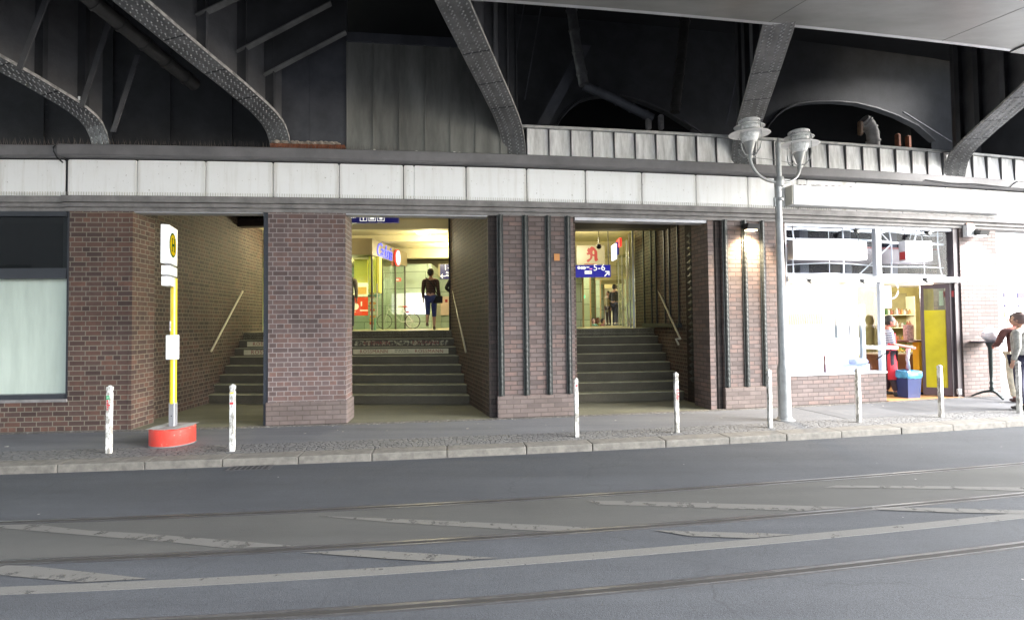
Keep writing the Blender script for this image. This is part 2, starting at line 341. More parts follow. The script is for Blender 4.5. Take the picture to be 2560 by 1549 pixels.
def strip(P,o0,o1,z0,z1,mb,mi=0):
    pts=[]
    for i,p in enumerate(P):
        a=Vector(P[max(i-1,0)]);b=Vector(P[min(i+1,len(P)-1)]); t=(b-a).normalized(); n=Vector((t.y,-t.x,0))
        p=Vector(p); pts.append((p+n*o0,p+n*o1))
    vs=[];fs=[]
    for a,b in pts: vs+=[(a.x,a.y,z0),(b.x,b.y,z0),(b.x,b.y,z1),(a.x,a.y,z1)]
    for i in range(len(pts)-1):
        a=4*i;b=a+4
        for j in range(4): k=(j+1)%4; fs.append((a+j,b+j,b+k,a+k))
    fs+=[(3,2,1,0),(len(vs)-4,len(vs)-3,len(vs)-2,len(vs)-1)]
    mb.add(vs,fs,mi)
# asphalt bed between the first two rails
vs=[];fs=[]
for a,b in zip(RP[0],RP[1]): vs+=[(a[0],a[1],RZ+.004),(b[0],b[1],RZ+.004)]
for i in range(len(RP[0])-1): fs.append((2*i,2*i+1,2*i+3,2*i+2))
tag(MB().add(vs,fs).build('track_bed',BED),kind='structure')
for P,lab in zip(RP,('grooved tram rail nearest the kerb, at the edge of the darker lane','middle grooved tram rail, behind the solid white line','grooved tram rail nearest the viewer, in front of the solid white line')):
    m=MB(); strip(P,-.045,.06,RZ-.02,RZ+.006,m,2); strip(P,-.030,-.006,RZ-.01,RZ+.0095,m,0); strip(P,-.006,.038,RZ-.01,RZ+.0075,m,1); strip(P,.038,.048,RZ-.01,RZ+.009,m,0)
    tag(m.build('tram_rail',[RAILM,RUSTR,RSH]),lab,'tram rail','tram rails set in the road')
wl=curve_px([(0,1476),(640,1448),(1280,1406),(1748,1365),(2200,1323),(2560,1289)],2)
m=MB(); strip(wl,-.055,.055,RZ+.0005,RZ+.005,m); tag(m.build('road_line',LINE),kind='structure')
def zl(pts,ox): return [G((x*.5195+ox)/K,(y*.5195+1040)/K,RZ) for x,y in pts]
Z=[zl([(0,525),(150,522),(420,552),(700,568),(1000,592),(1440,628),(1090,638),(850,612),(440,578),(0,540)],0),
 zl([(-300,690),(0,720),(140,722),(720,785),(390,802),(0,768),(-300,735)],0),
 zl([(1450,658),(1640,650),(1720,645),(2000,660),(2400,685),(2100,702),(1880,690),(1640,672)],0),
 zl([(1500,480),(1900,496),(2464,520),(2664,528),(2874,542),(2644,556),(2464,548),(1900,515)],0),
 zl([(360,408),(600,412),(1000,422),(1640,440),(1400,458),(1000,446),(700,435),(420,428)],1280),
 zl([(1560,335),(2000,338),(2464,345),(2700,350),(2700,367),(2464,362),(2100,352),(1500,345)],1280),
 zl([(680,550),(900,558),(1200,565),(1360,572),(1150,590),(860,580)],1280),
 zl([(1720,440),(2000,442),(2464,455),(2700,462),(2700,478),(2464,472),(2100,465),(1750,452)],1280)]
m=MB()
for i,p in enumerate(Z): m.add([(a,b,RZ+.008) for a,b,_ in p],[tuple(range(len(p)))])
tag(m.build('zigzag_marking',MARK),kind='structure')
# gully grate by the kerb
gc=G(605,1123,RZ); ga=fang(inv(gc[0],gc[1])[0])
g=thing('drain_grate','dark cast iron drain grate in the road against the kerb','drain',gc)
mb=MB(); mb.box(-.27,.27,-.1,.1,-.02,.008); o=mb.build('frame',mat('cast_iron',(.06,.06,.065),rough=.5,metal=.4,bump=.5),None,at=(0,0,0)); o.parent=g
mb=MB()
for i in range(7): mb.box(-.23+i*.07,-.19+i*.07,-.075,.075,.006,.0105)
o=mb.build('slot',BLK,None,at=(0,0,0)); o.parent=g; g.rotation_euler.z=ga
g.location=FW((inv(gc[0],gc[1])[0],DK+.11,RZ))
def LB(mb,name,mats,parent):
    o=mb.build(name,mats,None,at=(0,0,0)); o.parent=parent; return o
# ---------------------------------------------------------------- station front
bld=thing('station_building','brick station front with stair entrances, white panel fascia and brick piers under the railway','station building',(0,0,0))
def BF(mb,name,mats,parent=bld): return mb.build(name,mats,parent,w=FW)
sP={'p1':(-6.52,-5.53),'p2':(-3.2,-1.86),'p3':(.89,2.3),'p4':(5.45,6.86),'p5':(11.42,12.51)}
TOPZ=3.8
# pier beside left window + parapet below the window
m=MB(); m.box(-6.52,-5.53,-.5,0,0,TOPZ); BF(m,'brick_pier',B1)
m=MB(); m.box(-20,-6.521,-.5,-.003,0,.5,seg=1.); m.box(-20,-6.521,-.35,.02,.5,.55,1,seg=1.); BF(m,'window_parapet',[B1,LED])
# left passage corner strip (fair-faced quoin)
m=MB(); m.box(-5.53,-5.47,-.6,.012,0,TOPZ); BF(m,'corner_strip',B1)
m=MB(); m.box(-3.2,-1.86,-.55,0,0,TOPZ); p=BF(m,'brick_pier',B2); m=MB(); m.bevbox(-3.235,-1.825,-.56,.035,0,.41,b=.015); BF(m,'plinth',PL,p)
m=MB(); m.box(-3.29,-3.205,-.5,-.03,0,TOPZ)
for i in range(14): m.ell((-3.245,-.02,.3+i*.26),(.014,.012,.014),6)
BF(m,'steel_column',mat('dark_blue_steel',(.03,.035,.045),rough=.5))
# ribbed piers
def rib(s,z0=.41,z1=TOPZ,parent=None,d=.0):
    m=MB(); n=34; h=(z1-z0)/n; prof=[]
    for i in range(n):
        z=z0+i*h; prof+=[(.031,z),(.037,z+h*.3),(.037,z+h*.7),(.031,z+h*.97)]
    m.lathe(prof,(s,d+.015,0),8,sy=.9)
    for q in (-.05,.05): m.box(s+q-.008,s+q+.008,d-.02,d+.018,z0,z1)
    m.box(s-.05,s+.05,d-.02,d+.003,z0,z1)
    return BF(m,'glazed_rib',GRN,parent)
m=MB(); m.box(.89,2.37,-.6,0,0,TOPZ); p=BF(m,'brick_pier',B3)
for s in (.955,1.43,1.87,2.255): rib(s,parent=p)
m=MB(); m.bevbox(.87,2.38,-.6,.035,0,.41,b=.015); BF(m,'plinth',PL,p)
m=MB(); m.box(1.985,2.09,-.01,.02,2.94,3.07); BF(m,'notice_plate',mat('orange_brown_plate',(.45,.2,.06)),p)
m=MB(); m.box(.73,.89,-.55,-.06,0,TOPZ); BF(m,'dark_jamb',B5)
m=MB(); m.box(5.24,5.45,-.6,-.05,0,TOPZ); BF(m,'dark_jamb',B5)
m=MB(); m.box(5.15,5.27,-.62,.004,0,TOPZ); BF(m,'jamb_edge',B3)
m=MB(); m.box(5.45,6.9,-.6,0,0,TOPZ); p=BF(m,'brick_pier',B3)
for x,y in ((1746,700),(1793,700),(1836,700)): rib(sd(x,y),z0=.43,parent=p)
m=MB(); m.bevbox(5.44,6.91,-.6,.035,0,.43,b=.015); BF(m,'plinth',PL,p)
m=MB(); m.box(11.42,12.51,-.6,0,0,TOPZ); BF(m,'brick_pier',B3)
# ledge over the openings, three steps
m=MB()
for z0,z1,d in ((3.785,3.85,.015),(3.853,3.925,.055),(3.928,4.037,.11)): m.box(S0-.04,26,-.3,d,z0,z1,seg=1.)
for z0,z1,d in ((3.785,3.85,-.02),(3.853,3.925,.02),(3.928,4.037,.06)): m.box(-22,S0-.041,-.3,d,z0,z1,seg=1.)
BF(m,'stone_ledge',LED)
# lintel soffits
SOF=mat('pale_lintel',(.52,.52,.55),rough=.6,var=.12)
for a,b,zz in ((-5.47,-3.29,.03),(-1.86,.73,.035),(2.4,5.15,.075)):
    m=MB(); m.box(a+.01,b-.01,-.24,-.012,TOPZ-zz,TOPZ-.016,seg=.6); BF(m,'lintel',SOF)
# fascia backing and panels
m=MB(); m.box(-22,26,-.4,-.02,4.037,4.70,seg=1.); BF(m,'fascia_backing',BLK)
def panel(s0,s1,z0,z1,d=.03,parent=bld,name='fascia_panel',mt=None,b=.03):
    # rounded-corner plate, slightly dished
    m=MB(); P=[]
    for cx,cz,a0 in ((s1-b,z1-b,0),(s0+b,z1-b,90),(s0+b,z0+b,180),(s1-b,z0+b,270)):
        for k in range(4): a=math.radians(a0+k*30); P.append((cx+b*math.cos(a),cz+b*math.sin(a)))
    m.prism(P,-.02,d,'y'); o=BF(m,name,mt or FAS,parent); bm_=o.modifiers.new('bev','BEVEL'); bm_.width=.006; bm_.segments=2; bm_.limit_method='ANGLE'; return o
for i in range(12):
    a=S0+i*PW; b_=a+PW
    if i==5:
        panel(a+.008,a+.19,4.05,4.68); panel(a+.196,b_-.008,4.05,4.68)
    elif i<12: panel(a+.008,b_-.008,4.05,4.68)
panel(S0+12*PW+.008,7.42,4.05,4.68)
for i in range(6): panel(S0-.05-(i+1)*1.9,S0-.05-i*1.9-.01,4.05,4.68,d=0.)
for i in range(12): panel(7.43+i*1.2,7.43+(i+1)*1.2-.004,4.05,4.68)
# small drip-edge spikes along the bottom of the panels
m=MB(); x=-14.
while x<8: m.box(x,x+.008,.031,.036,4.05,4.115); x+=.042
tag(BF(m,'drip_comb',mat('tarnished_comb',(.5,.48,.42),var=.3,vs=10)),kind='stuff')
# cap
m=MB(); m.prism([(-.5,4.70),(.2,4.70),(.22,4.72),(.22,4.875),(.2,4.89),(-.5,4.93)],S0-.02,26,'x'); 
m2=MB(); n=32
def capseg(a,b,dd,k):
    q=MB(); 
    for i in range(k):
        s0=a+(b-a)*i/k; s1=a+(b-a)*(i+1)/k
        q.add([(s0,-.5,4.70),(s0,.2+dd,4.70),(s0,.22+dd,4.72),(s0,.22+dd,4.875),(s0,.2+dd,4.89),(s0,-.5,4.93),(s1,-.5,4.70),(s1,.2+dd,4.70),(s1,.22+dd,4.72),(s1,.22+dd,4.875),(s1,.2+dd,4.89),(s1,-.5,4.93)],[(j,j+6,(j+1)%6+6,(j+1)%6) for j in range(6)]+([(0,1,2,3,4,5)] if i==0 else [])+([(11,10,9,8,7,6)] if i==k-1 else []))
    return q
BF(capseg(S0-.02,26,0,30),'cornice',CAP); BF(capseg(-22,S0-.06,-.07,14),'cornice',CAP)
m=MB(); m.tube([(S0-.05,.22,4.86),(S0-.09,.21,4.82),(S0-.09,.2,4.76),(S0-.04,.2,4.66),(S0-.02,.1,4.6)],.012,6); BF(m,'cable',BLK)
m=MB(); m.tube([(10.2,.235,4.75),(10.9,.24,4.71),(11.6,.24,4.73),(12.6,.24,4.70),(12.75,.24,4.80),(12.9,.23,4.87),(14,.2,4.9)],.01,6); BF(m,'cable',BLK)
# bird spikes
m=MB(); x=-14.
while x<-.9:
    h=random.uniform(.11,.15); t=random.uniform(-.03,.03); m.add([(x-.004,.12,4.89),(x+.004,.12,4.89),(x,.13,4.89),(x+t,.12+random.uniform(-.05,.08),4.89+h)],[(0,1,3),(1,2,3),(2,0,3)]); x+=.034
tag(BF(m,'bird_spikes',mat('spike_wire',(.14,.12,.11),rough=.5,metal=.4),bld),kind='stuff')
# debris on the cornice top
m=MB()
for i in range(160):
    s=random.uniform(-2,13); r=random.uniform(.006,.02); m.ell((s,random.uniform(.05,.2),4.89+r*.3),(r*1.6,r,r*.6),5)
tag(BF(m,'debris',mat('pale_droppings',(.5,.48,.44),var=.4,vs=30),bld),kind='stuff')
m=MB()
for i in range(60):
    s=-3.1+i/60*1.15; m.ell((s,.05+random.uniform(-.03,.03),5.02+random.uniform(0,.02)),(.05,.05,random.uniform(.015,.045)),6)
# tall zinc sheets left of the third girder
zs0=sd(835,340,-.02); x=zs0; k=0
while x<1.12:
    e=min(x+.47,1.12); m2=MB(); m2.box(x+.008,e-.006,-.10,-.03,4.9,6.95); m2.box(x-.008,x+.010,-.09,0.,4.9,6.95); BF(m2,'zinc_sheet',ZINC); x=e; k+=1
m2=MB(); m2.box(zs0,1.15,-.08,.02,6.95,7.12); BF(m2,'capping_strip',STB)
# blue-grey plate and rusty beam
m2=MB(); m2.box(sd(650,340,-.05),zs0-.01,-.14,-.05,4.9,8.6); m2.box(sd(745,300,-.05),sd(745,300,-.05)+.006,-.05,-.044,4.9,8.6); BF(m2,'steel_plate',STB)
rb=MB(); rb.box(sd(655,350,0),zs0-.02,-.04,.10,4.9,5.0); rbo=BF(rb,'rusty_beam',RUST); BF(m,'nesting_debris',mat('straw',(.35,.3,.25),var=.4,vs=20),rbo)
# small upright parapet panels to the right of girder three
x=sd(1322,330,-.05)-.44
i=0
while x<24:
    m2=MB(); t=random.uniform(-.01,.015)
    m2.add([(x+.012,-.07+t,4.9),(x+.425,-.07,4.9),(x+.425,-.11,5.5),(x+.012,-.11+t,5.5),(x+.012,-.14,4.9),(x+.425,-.14,4.9),(x+.425,-.17,5.5),(x+.012,-.17,5.5)],[(0,1,2,3),(7,6,5,4),(0,4,5,1),(1,5,6,2),(2,6,7,3),(3,7,4,0)])
    m2.box(x-.007,x+.006,-.12,-.05,4.9,5.5,1); BF(m2,'parapet_panel',[ZIN2,STL]); x+=.437
m2=MB(); m2.box(1.35,26,-.2,-.04,5.503,5.55,seg=1.); BF(m2,'parapet_rail',mat('pale_rail',(.5,.5,.49),var=.2,vs=6)); 
m2=MB(); m2.box(1.35,26,-.6,-.15,4.93,5.50,seg=1.); BF(m2,'parapet_core',BLK)
# dark wall over the entrances behind the girders (with riveted seams)
m2=MB(); m2.box(-22,-3.0,-1.3,-1.2,4.6,8.6,seg=1.)
for q in (-11,-9.4,-8.0,-6.7,-5.6,-4.4,-3.5):
    m2.box(q,q+.05,-1.2,-1.17,4.9,8.6)
    for j in range(16): m2.ell((q+.09,-1.19,4.95+j*.15),(.014,.014,.014),5)
BF(m2,'steel_wall',STD)
# ---------------------------------------------------------------- left shop window
lw=BF(MB().box(-6.57,-6.5205,-.12,-.02,.55,3.785),'window_frame',DFR)
m=MB(); m.box(-20,-6.58,-.12,-.01,.55,.63,seg=1.); m.box(-20,-6.58,-.12,-.01,2.62,2.80,seg=1.); m.box(-20,-6.58,-.12,-.01,3.70,3.785,seg=1.)
for q in (-9.6,-12.6,-15.6): m.box(q,q+.08,-.115,-.012,.631,2.619)
m.box(-9.6,-9.52,-.115,-.012,2.801,3.699)
BF(m,'glazing_bar',DFR,lw)
BF(MB().box(-20,-6.58,-.07,-.06,.631,2.619,seg=1.),'window_pane',glass('shop_glass',(.97,.99,.97),.03),lw)
BF(MB().box(-20,-6.58,-.07,-.06,2.801,3.699,seg=1.),'window_pane',glass('dark_glass',(.3,.32,.33),.05),lw)
m=MB(); m.box(-20,-6.60,-.20,-.16,.631,2.66,seg=1.); BF(m,'frosted_screen',mat('pale_green_screen',(.74,.77,.73),rough=.5,col2=(.55,.58,.55),vs=1.,stretch=(2.5,2.5,.35)),lw)
m=MB(); m.box(-20,-6.6,-1.8,-1.7,2.6,4.02,seg=1.); m.box(-20,-6.6,-1.69,-.31,3.9,4.02,seg=1.); m.box(-6.70,-6.58,-1.0,-.1,2.8,3.7,1); BF(m,'shop_interior',[BLK,mat('pale_green_screen',(.48,.53,.5))],lw)
# ---------------------------------------------------------------- vestibule, stairs, passage walls (survey points in world metres)
ZL=1.60; NS=8
def poly3(mb,pts,z0,z1,mi=0): return mb.prism([(p[0],p[1]) for p in pts],z0,z1,'z',mi)
def BW(mb,name,mats,parent=bld): return mb.build(name,mats,parent)
m=MB(); poly3(m,[(-7.2,8.6),(5.0,9.6),(4.6,13),(-7.6,13)],-.1,.003); 
vf=MB(); A=[FW((-5.6,-.001,0)),FW((5.5,-.001,0))]
vf.prism([(-7.4,13.2),A[0][:2]]+[FW((q,-.001,0))[:2] for q in (-4,-2,0,2,4)]+[A[1][:2],(4.9,13.2)],-.1,.002,'z'); BW(vf,'vestibule_floor',INF)
def wallseg(a,b,z0,z1,th,side=1):           # wall of thickness th on the given side of the line a-b
    t=(Vector(b)-Vector(a)).normalized(); n=Vector((t.y,-t.x))*side*th
    return [tuple(a),tuple(b),(b[0]+n.x,b[1]+n.y),(a[0]+n.x,a[1]+n.y)],z0,z1
class UW:   # wall with proper brick uv: built in its own straight frame then turned into place
    def __init__(s,a,b): s.a=Vector(a); s.t=(Vector(b)-s.a); s.L=s.t.length; s.t.normalize(); s.n=Vector((s.t.y,-s.t.x))
    def __call__(s,p): q=s.a+s.t*p[0]+s.n*p[1]; return (q.x,q.y,p[2])
# left wall of the left entrance
a=(-6.80,8.86); b=(-7.06,11.9); c_=(-7.22,14.5)
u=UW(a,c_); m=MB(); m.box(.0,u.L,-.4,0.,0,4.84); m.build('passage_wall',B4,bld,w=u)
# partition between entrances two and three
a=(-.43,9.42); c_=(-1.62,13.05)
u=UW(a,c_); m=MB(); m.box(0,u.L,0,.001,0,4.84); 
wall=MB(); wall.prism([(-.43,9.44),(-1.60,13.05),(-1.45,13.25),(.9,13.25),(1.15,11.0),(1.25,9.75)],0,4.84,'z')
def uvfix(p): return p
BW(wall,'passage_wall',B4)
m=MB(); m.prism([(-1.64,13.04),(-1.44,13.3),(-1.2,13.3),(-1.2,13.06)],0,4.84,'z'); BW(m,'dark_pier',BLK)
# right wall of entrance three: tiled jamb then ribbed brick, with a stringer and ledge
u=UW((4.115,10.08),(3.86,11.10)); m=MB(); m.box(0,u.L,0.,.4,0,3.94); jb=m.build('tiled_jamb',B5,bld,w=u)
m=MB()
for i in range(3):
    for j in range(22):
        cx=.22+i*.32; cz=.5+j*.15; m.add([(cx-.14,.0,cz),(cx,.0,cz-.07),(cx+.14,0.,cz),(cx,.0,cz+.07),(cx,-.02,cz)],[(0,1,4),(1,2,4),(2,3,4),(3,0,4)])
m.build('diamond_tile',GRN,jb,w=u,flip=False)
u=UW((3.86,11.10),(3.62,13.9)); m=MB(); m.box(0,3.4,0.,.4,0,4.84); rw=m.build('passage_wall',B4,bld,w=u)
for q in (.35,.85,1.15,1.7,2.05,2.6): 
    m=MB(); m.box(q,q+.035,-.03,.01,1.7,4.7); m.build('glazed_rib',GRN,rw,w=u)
m=MB(); m.box(.25,2.6,-.09,.01,1.62,1.72); m.build('ledge',GRN,rw,w=u)
# ceiling over the vestibule and dark beam bottoms
m=MB(); m.prism([FW((-6.2,-.45,0))[:2],FW((-2,-.45,0))[:2],FW((2,-.45,0))[:2],FW((6,-.45,0))[:2],(5,12.9),(-7.6,12.9)],4.8,4.86,'z')
m.prism([(.9,11.9),(4.2,11.9),(4.2,12.2),(.9,12.2)],3.98,4.79,'z')
BW(m,'vestibule_ceiling',mat('vestibule_plaster',(.12,.11,.08),rough=.5))
m=MB(); m.prism([(-7.6,12.95),(-6.1,12.95),(-6.1,13.2),(-7.6,13.2)],4.35,4.84,'z'); BW(m,'dark_beam',B5)
# stairs
def stair(P0,P1,Q0,Q1,lab):
    """front edge P0-P1 on the ground, top edge Q0-Q1 at the landing"""
    m=MB(); P0,P1,Q0,Q1=[Vector(p) for p in (P0,P1,Q0,Q1)]
    for i in range(NS):
        f=i/(NS-1); a=P0.lerp(Q0,f); b=P1.lerp(Q1,f); e0=Q0+(Q0-P0)*.04; e1=Q1+(Q1-P1)*.04
        z=ZL*(i+1)/NS
        m.prism([tuple(a),tuple(b),tuple(e1),tuple(e0)],(ZL*i/NS) if i else -.05,z-.014,'z',0)
        dy=Vector((0,-.025)); m.prism([tuple(a+dy),tuple(b+dy),tuple(e1),tuple(e0)],z-.014,z,'z',1)
    return m
NOSE=mat('worn_stair_nosing',(.27,.26,.17),rough=.55,var=.25,vs=5)
sA=((-7.25,11.62),(-.95,11.03),(-7.4,13.35),(-1.5,12.95))
BW(stair(*sA,''),'staircase',[STEPM,NOSE]); sB=((.9,11.06),(3.86,11.31),(.9,12.95),(3.7,13.05)); BW(stair(*sB,''),'staircase',[STEPM,NOSE])
m=MB(); poly3(m,[(-9.5,13.36),(-7.4,13.35),(-1.5,12.95),(.9,12.95),(3.7,13.05),(6.5,13.05),(6.5,21.8),(-9.5,21.8)],1.4,ZL-.001)
poly3(m,[(4.25,21.8),(8,21.8),(8,36),(4.25,36)],1.4,ZL-.001); poly3(m,[(-9.5,21.8),(1.2,21.8),(1.2,24),(-9.5,24)],1.4,ZL-.001)
poly3(m,[(1.2,21.81),(4.24,21.81),(4.24,36),(1.2,36)],.4,.6)
BW(m,'hall_floor',mat('cream_hall_floor',(.42,.38,.25),rough=.3,var=.12,vs=1.5))
# handrails
BRS=mat('brass_handrail',(.5,.47,.36),rough=.35,metal=.3)
def rail(pts,extra=()):
    m=MB(); m.tube(pts,.022,8)
    for p,q in extra: m.tube([p,q],.01,6)
    return BW(m,'handrail',BRS)
rail([atY(584,700,13.0),atY(546,772,12.25),atY(508,845,11.5)])
rail([atY(1090,700,12.8),atY(1105,772,12.0),atY(1121,847,11.2)])
rail([atY(1581,692,12.9),atY(1608,752,11.9),atY(1637,815,10.95),atY(1626,815,10.97),atY(1633,829,10.9)])
# adverts on two risers
def riser(sd_,i,x0,x1):
    P0,P1,Q0,Q1=[Vector(p) for p in sd_]; f=i/(NS-1); a=P0.lerp(Q0,f); b=P1.lerp(Q1,f); 
    def atx(px):
        lo,hi=0.,1.
        for _ in range(40):
            mm=(lo+hi)/2; p=a.lerp(b,mm)
            # project
            v=(p.x,p.y,ZL*(i+.5)/NS-HC); w=v[1]*_f[1]+v[2]*_f[2]; X=(1280+F*(v[0]*_r[0]+v[1]*_r[1]+v[2]*_r[2])/w)/K
            if X<px: lo=mm
            else: hi=mm
        return a.lerp(b,lo)
    return atx(x0),atx(x1)
ADV=mat('cream_sticker',(.5,.46,.3),rough=.5,var=.1,vs=6); ADW=mat('torn_sticker',(.36,.34,.22),rough=.6,col2=(.07,.06,.04),vs=14,thr=(.42,.52)); RTX=mat('dark_red_print',(.22,.045,.04),var=.2); GTX=mat('grey_print',(.14,.13,.09))
def sticker(i,x0,x1,mt,txt,lab):
    p,q=riser(sA,i,x0,x1); z0=ZL*i/NS+.03; z1=ZL*(i+1)/NS-.045; t=(q-p).normalized(); n=Vector((t.y,-t.x)); L_=(q-p).length
    u=UW(p,q); m=MB(); m.box(0,L_,.003,.006,z0,z1); o=m.build('step_advert',mt,None,w=u); tag(o,lab,'advert','adverts stuck on the step risers')
    ab=Vector(o['_abs'])
    for s,sz,ps,mt_ in txt:
        org=u((ps*L_,.008,(z0+z1)/2)); text_mesh(s,sz,'lettering',mt_,o,org,(t.x,t.y,0),(0,0,1),.001,bold=.0,spacing=1.12)
    return o,u,L_
sticker(6,595,660,ADV,[('ROSSM',.135,.52,RTX)],'cream advert with red lettering on the upper riser, left of the pillar')
sticker(5,587,660,ADV,[('ROSSM',.15,.55,RTX)],'cream advert with red lettering one riser below the other, left of the pillar')
sticker(6,853,1079,ADW,[('ROSSMANN',.12,.24,RTX),('ROSSMANN',.12,.76,RTX)],'torn weathered advert on the upper riser of the middle stairs')
o,u,L_=sticker(5,850,1079,ADV,[('ROSSMANN',.125,.22,RTX),('ROSSMANN',.125,.80,RTX)],'whole cream advert with two red words below the torn one')

m=MB()
for j in range(2):
    x=.44
    while x<.59: e=x+random.uniform(.015,.035); m.box(x*L_,e*L_,.006,.008,ZL*5/NS+.075+j*.04,ZL*5/NS+.093+j*.04); x=e+.008
m.build('small_print',GTX,o,w=u)
# ---------------------------------------------------------------- station hall behind the stairs
GT=brick('green_glass_tiles',(.38,.47,.36),(.4,.49,.38),(.36,.45,.35),(.12,.15,.11),w=1.6,h=.62,ms=.012,squash=1.,bump=.1,rough=.3,dirt=.1)
HCL=mat('hall_plaster',(.52,.47,.28),rough=.7,var=.08,vs=1.)
HBR=mat('hall_bronze_fascia',(.16,.13,.07),rough=.4,var=.1)
hall=bld
m=MB(); m.box(-9.5,6.5,12.95,22,4.55,4.7); BW(m,'hall_ceiling',HCL)
m=MB(); m.box(1.0,9,22.06,35.9,4.3,4.45); BW(m,'hall_ceiling',HCL); BW(MB().box(-9.5,-9.3,13,21.9,.5,4.54),'hall_side_wall',HCL); BW(MB().box(6.5,6.7,22.1,35.4,.5,4.29),'hall_side_wall',HCL)
for q in ((-6.3,6.5,13.3,13.55,4.30,4.549),(-9.5,.6,15.6,15.9,4.35,4.549),(-9.5,1,18.4,18.7,4.2,4.549)): BW(MB().box(*q),'ceiling_beam',HCL)
# wall of pale green glass behind the middle entrance
Yb=19.
def px(x,Y): return (x*K-1280)/F*Y+.02
m=MB(); m.box(-9.3,px(975,Yb),Yb,Yb+.2,1.6,4.2); m.box(px(975,Yb),px(1034,Yb),Yb-.4,Yb+.2,1.6,4.0); m.box(px(1042,21),1.1,21,21.2,1.6,3.9); m.box(px(1034,Yb),px(1034,Yb)+.12,Yb-.45,21,1.6,4.0); BW(m,'tiled_wall',GT)
m=MB(); m.box(px(1034,Yb)+.12,1.1,20.3,21.3,3.7,4.2); BW(m,'ceiling_drop',HCL)
m=MB(); m.box(.9,1.2,13.4,22,1.6,4.55); BW(m,'hall_divider',HCL)
# glass kiosk in the hall
kk=thing('glass_kiosk','glass fronted hall shop with dark fascia and yellow columns inside, behind the middle stairs','kiosk',(-4.2,15,ZL))
kx0,ky0=-4.19,15.; kx1,ky1=-3.84,18.
m=MB(); m.prism([(-9,14.98),(kx0+.02,14.98),(kx1+.04,18.2),(-9,18.2)],3.86,4.349,'z'); m.build('fascia',HBR,kk)
KG=glass('kiosk_glass',(.88,.95,.86),.06)
m=MB(); m.prism([(kx0,ky0),(kx1,ky1),(kx1-.015,ky1),(kx0-.015,ky0)],ZL,3.86,'z'); m.prism([(-9,15.0),(kx0-.05,15.0),(kx0-.05,15.012),(-9,15.012)],ZL,3.86,'z'); m.build('glass_wall',KG,kk)
for xx,yy in ((kx0,ky0),(-4.11,15.9),(-3.95,17.),(kx1,ky1)):
    m=MB(); m.box(xx-.025,xx+.02,yy-.02,yy+.03,ZL,3.86); m.build('frame_post',mat('dark_bronze',(.05,.045,.03),rough=.4),kk)
YEL=mat('yellow_column_paint',(.75,.68,.16),rough=.5,var=.05)
m=MB(); m.box(px(888,15.4),px(903,15.4),15.3,15.7,2.75,3.86); m.box(px(905,15.4),px(911,15.4),15.4,15.7,2.75,3.86,0); m.build('yellow_column',YEL,kk)
m=MB(); m.box(px(852,15.6),px(884,15.6),15.55,15.62,2.7,3.8); m.build('yellow_panel',YEL,kk)
m=MB(); m.box(px(850,15.6),px(912,15.6),15.3,15.6,2.62,2.68); m.build('counter_canopy',mat('teal_canopy',(.1,.22,.17)),kk)
m=MB(); m.tube([(px(908,15.2),15.1,ZL+.4),(px(908,15.2),15.1,ZL+1.4)],.018,8); m.build('door_handle',BRS,kk)
m=MB(); m.box(px(904,15.2),px(900,15.2),15.1,15.16,ZL,ZL+.35); m.build('bin_post',mat('green_post',(.15,.35,.2)),kk)
# stock on lit shelves inside the kiosk
g=thing('poster_red_white','red and white food poster with round cream emblem behind the kiosk glass','poster',(px(860,15.3),15.3,2.2))
def wbox(x0,x1,y0,y1,Y,th=.03):
    a=atY(x0,y1,Y); b=atY(x1,y0,Y); return (a[0],b[0],Y,Y+th,a[2],b[2])
m=MB(); m.box(*wbox(838,885,714,759,15.30)); m.build('red_field',emis('lit_red',(.95,.08,.02),.9),g)
m=MB(); m.box(*wbox(843,885,680,713.8,15.30)); m.build('white_field',emis('lit_cream',(1,.85,.5),1.3),g)
m=MB(); c=atY(854,737,15.29); m.lathe([(.12,0),(.12,.008)],(0,0,0),20); o=m.build('emblem',emis('lit_emblem',(1,.75,.45),1.2),g,w=lambda p:(c[0]+p[0],c[1]-p[2],c[2]+p[1]*.9))
m=MB(); m.box(*wbox(866,885,745,748,15.285,.01)); m.box(*wbox(842,856,749,751,15.285,.01)); m.box(*wbox(868,871,725,736,15.285,.01)); m.build('print',emis('lit_emblem',(1,.75,.45),1.2),g)
m=MB(); m.box(*wbox(856,882,690,708,15.285,.01)); m.build('picture',emis('lit_orange',(1,.5,.1),.9),g)
for i in range(12):
    cols=[(.9,.3,.03),(.95,.6,.1),(.8,.12,.03),(.9,.8,.5)]; yy=694+i*8; m=MB(); 
    q=MB(); w_=wbox(888+random.uniform(0,2),900+random.uniform(-2,3),yy,yy+6.5,15.35,.12); q.bevbox(*w_,b=.02); tag(q.build('snack_pack',emis('snack%d'%(i%4),cols[i%4],.35)),'brightly coloured snack pack stacked on the narrow rack beside the kiosk poster','snack pack','snack packs on the narrow rack')
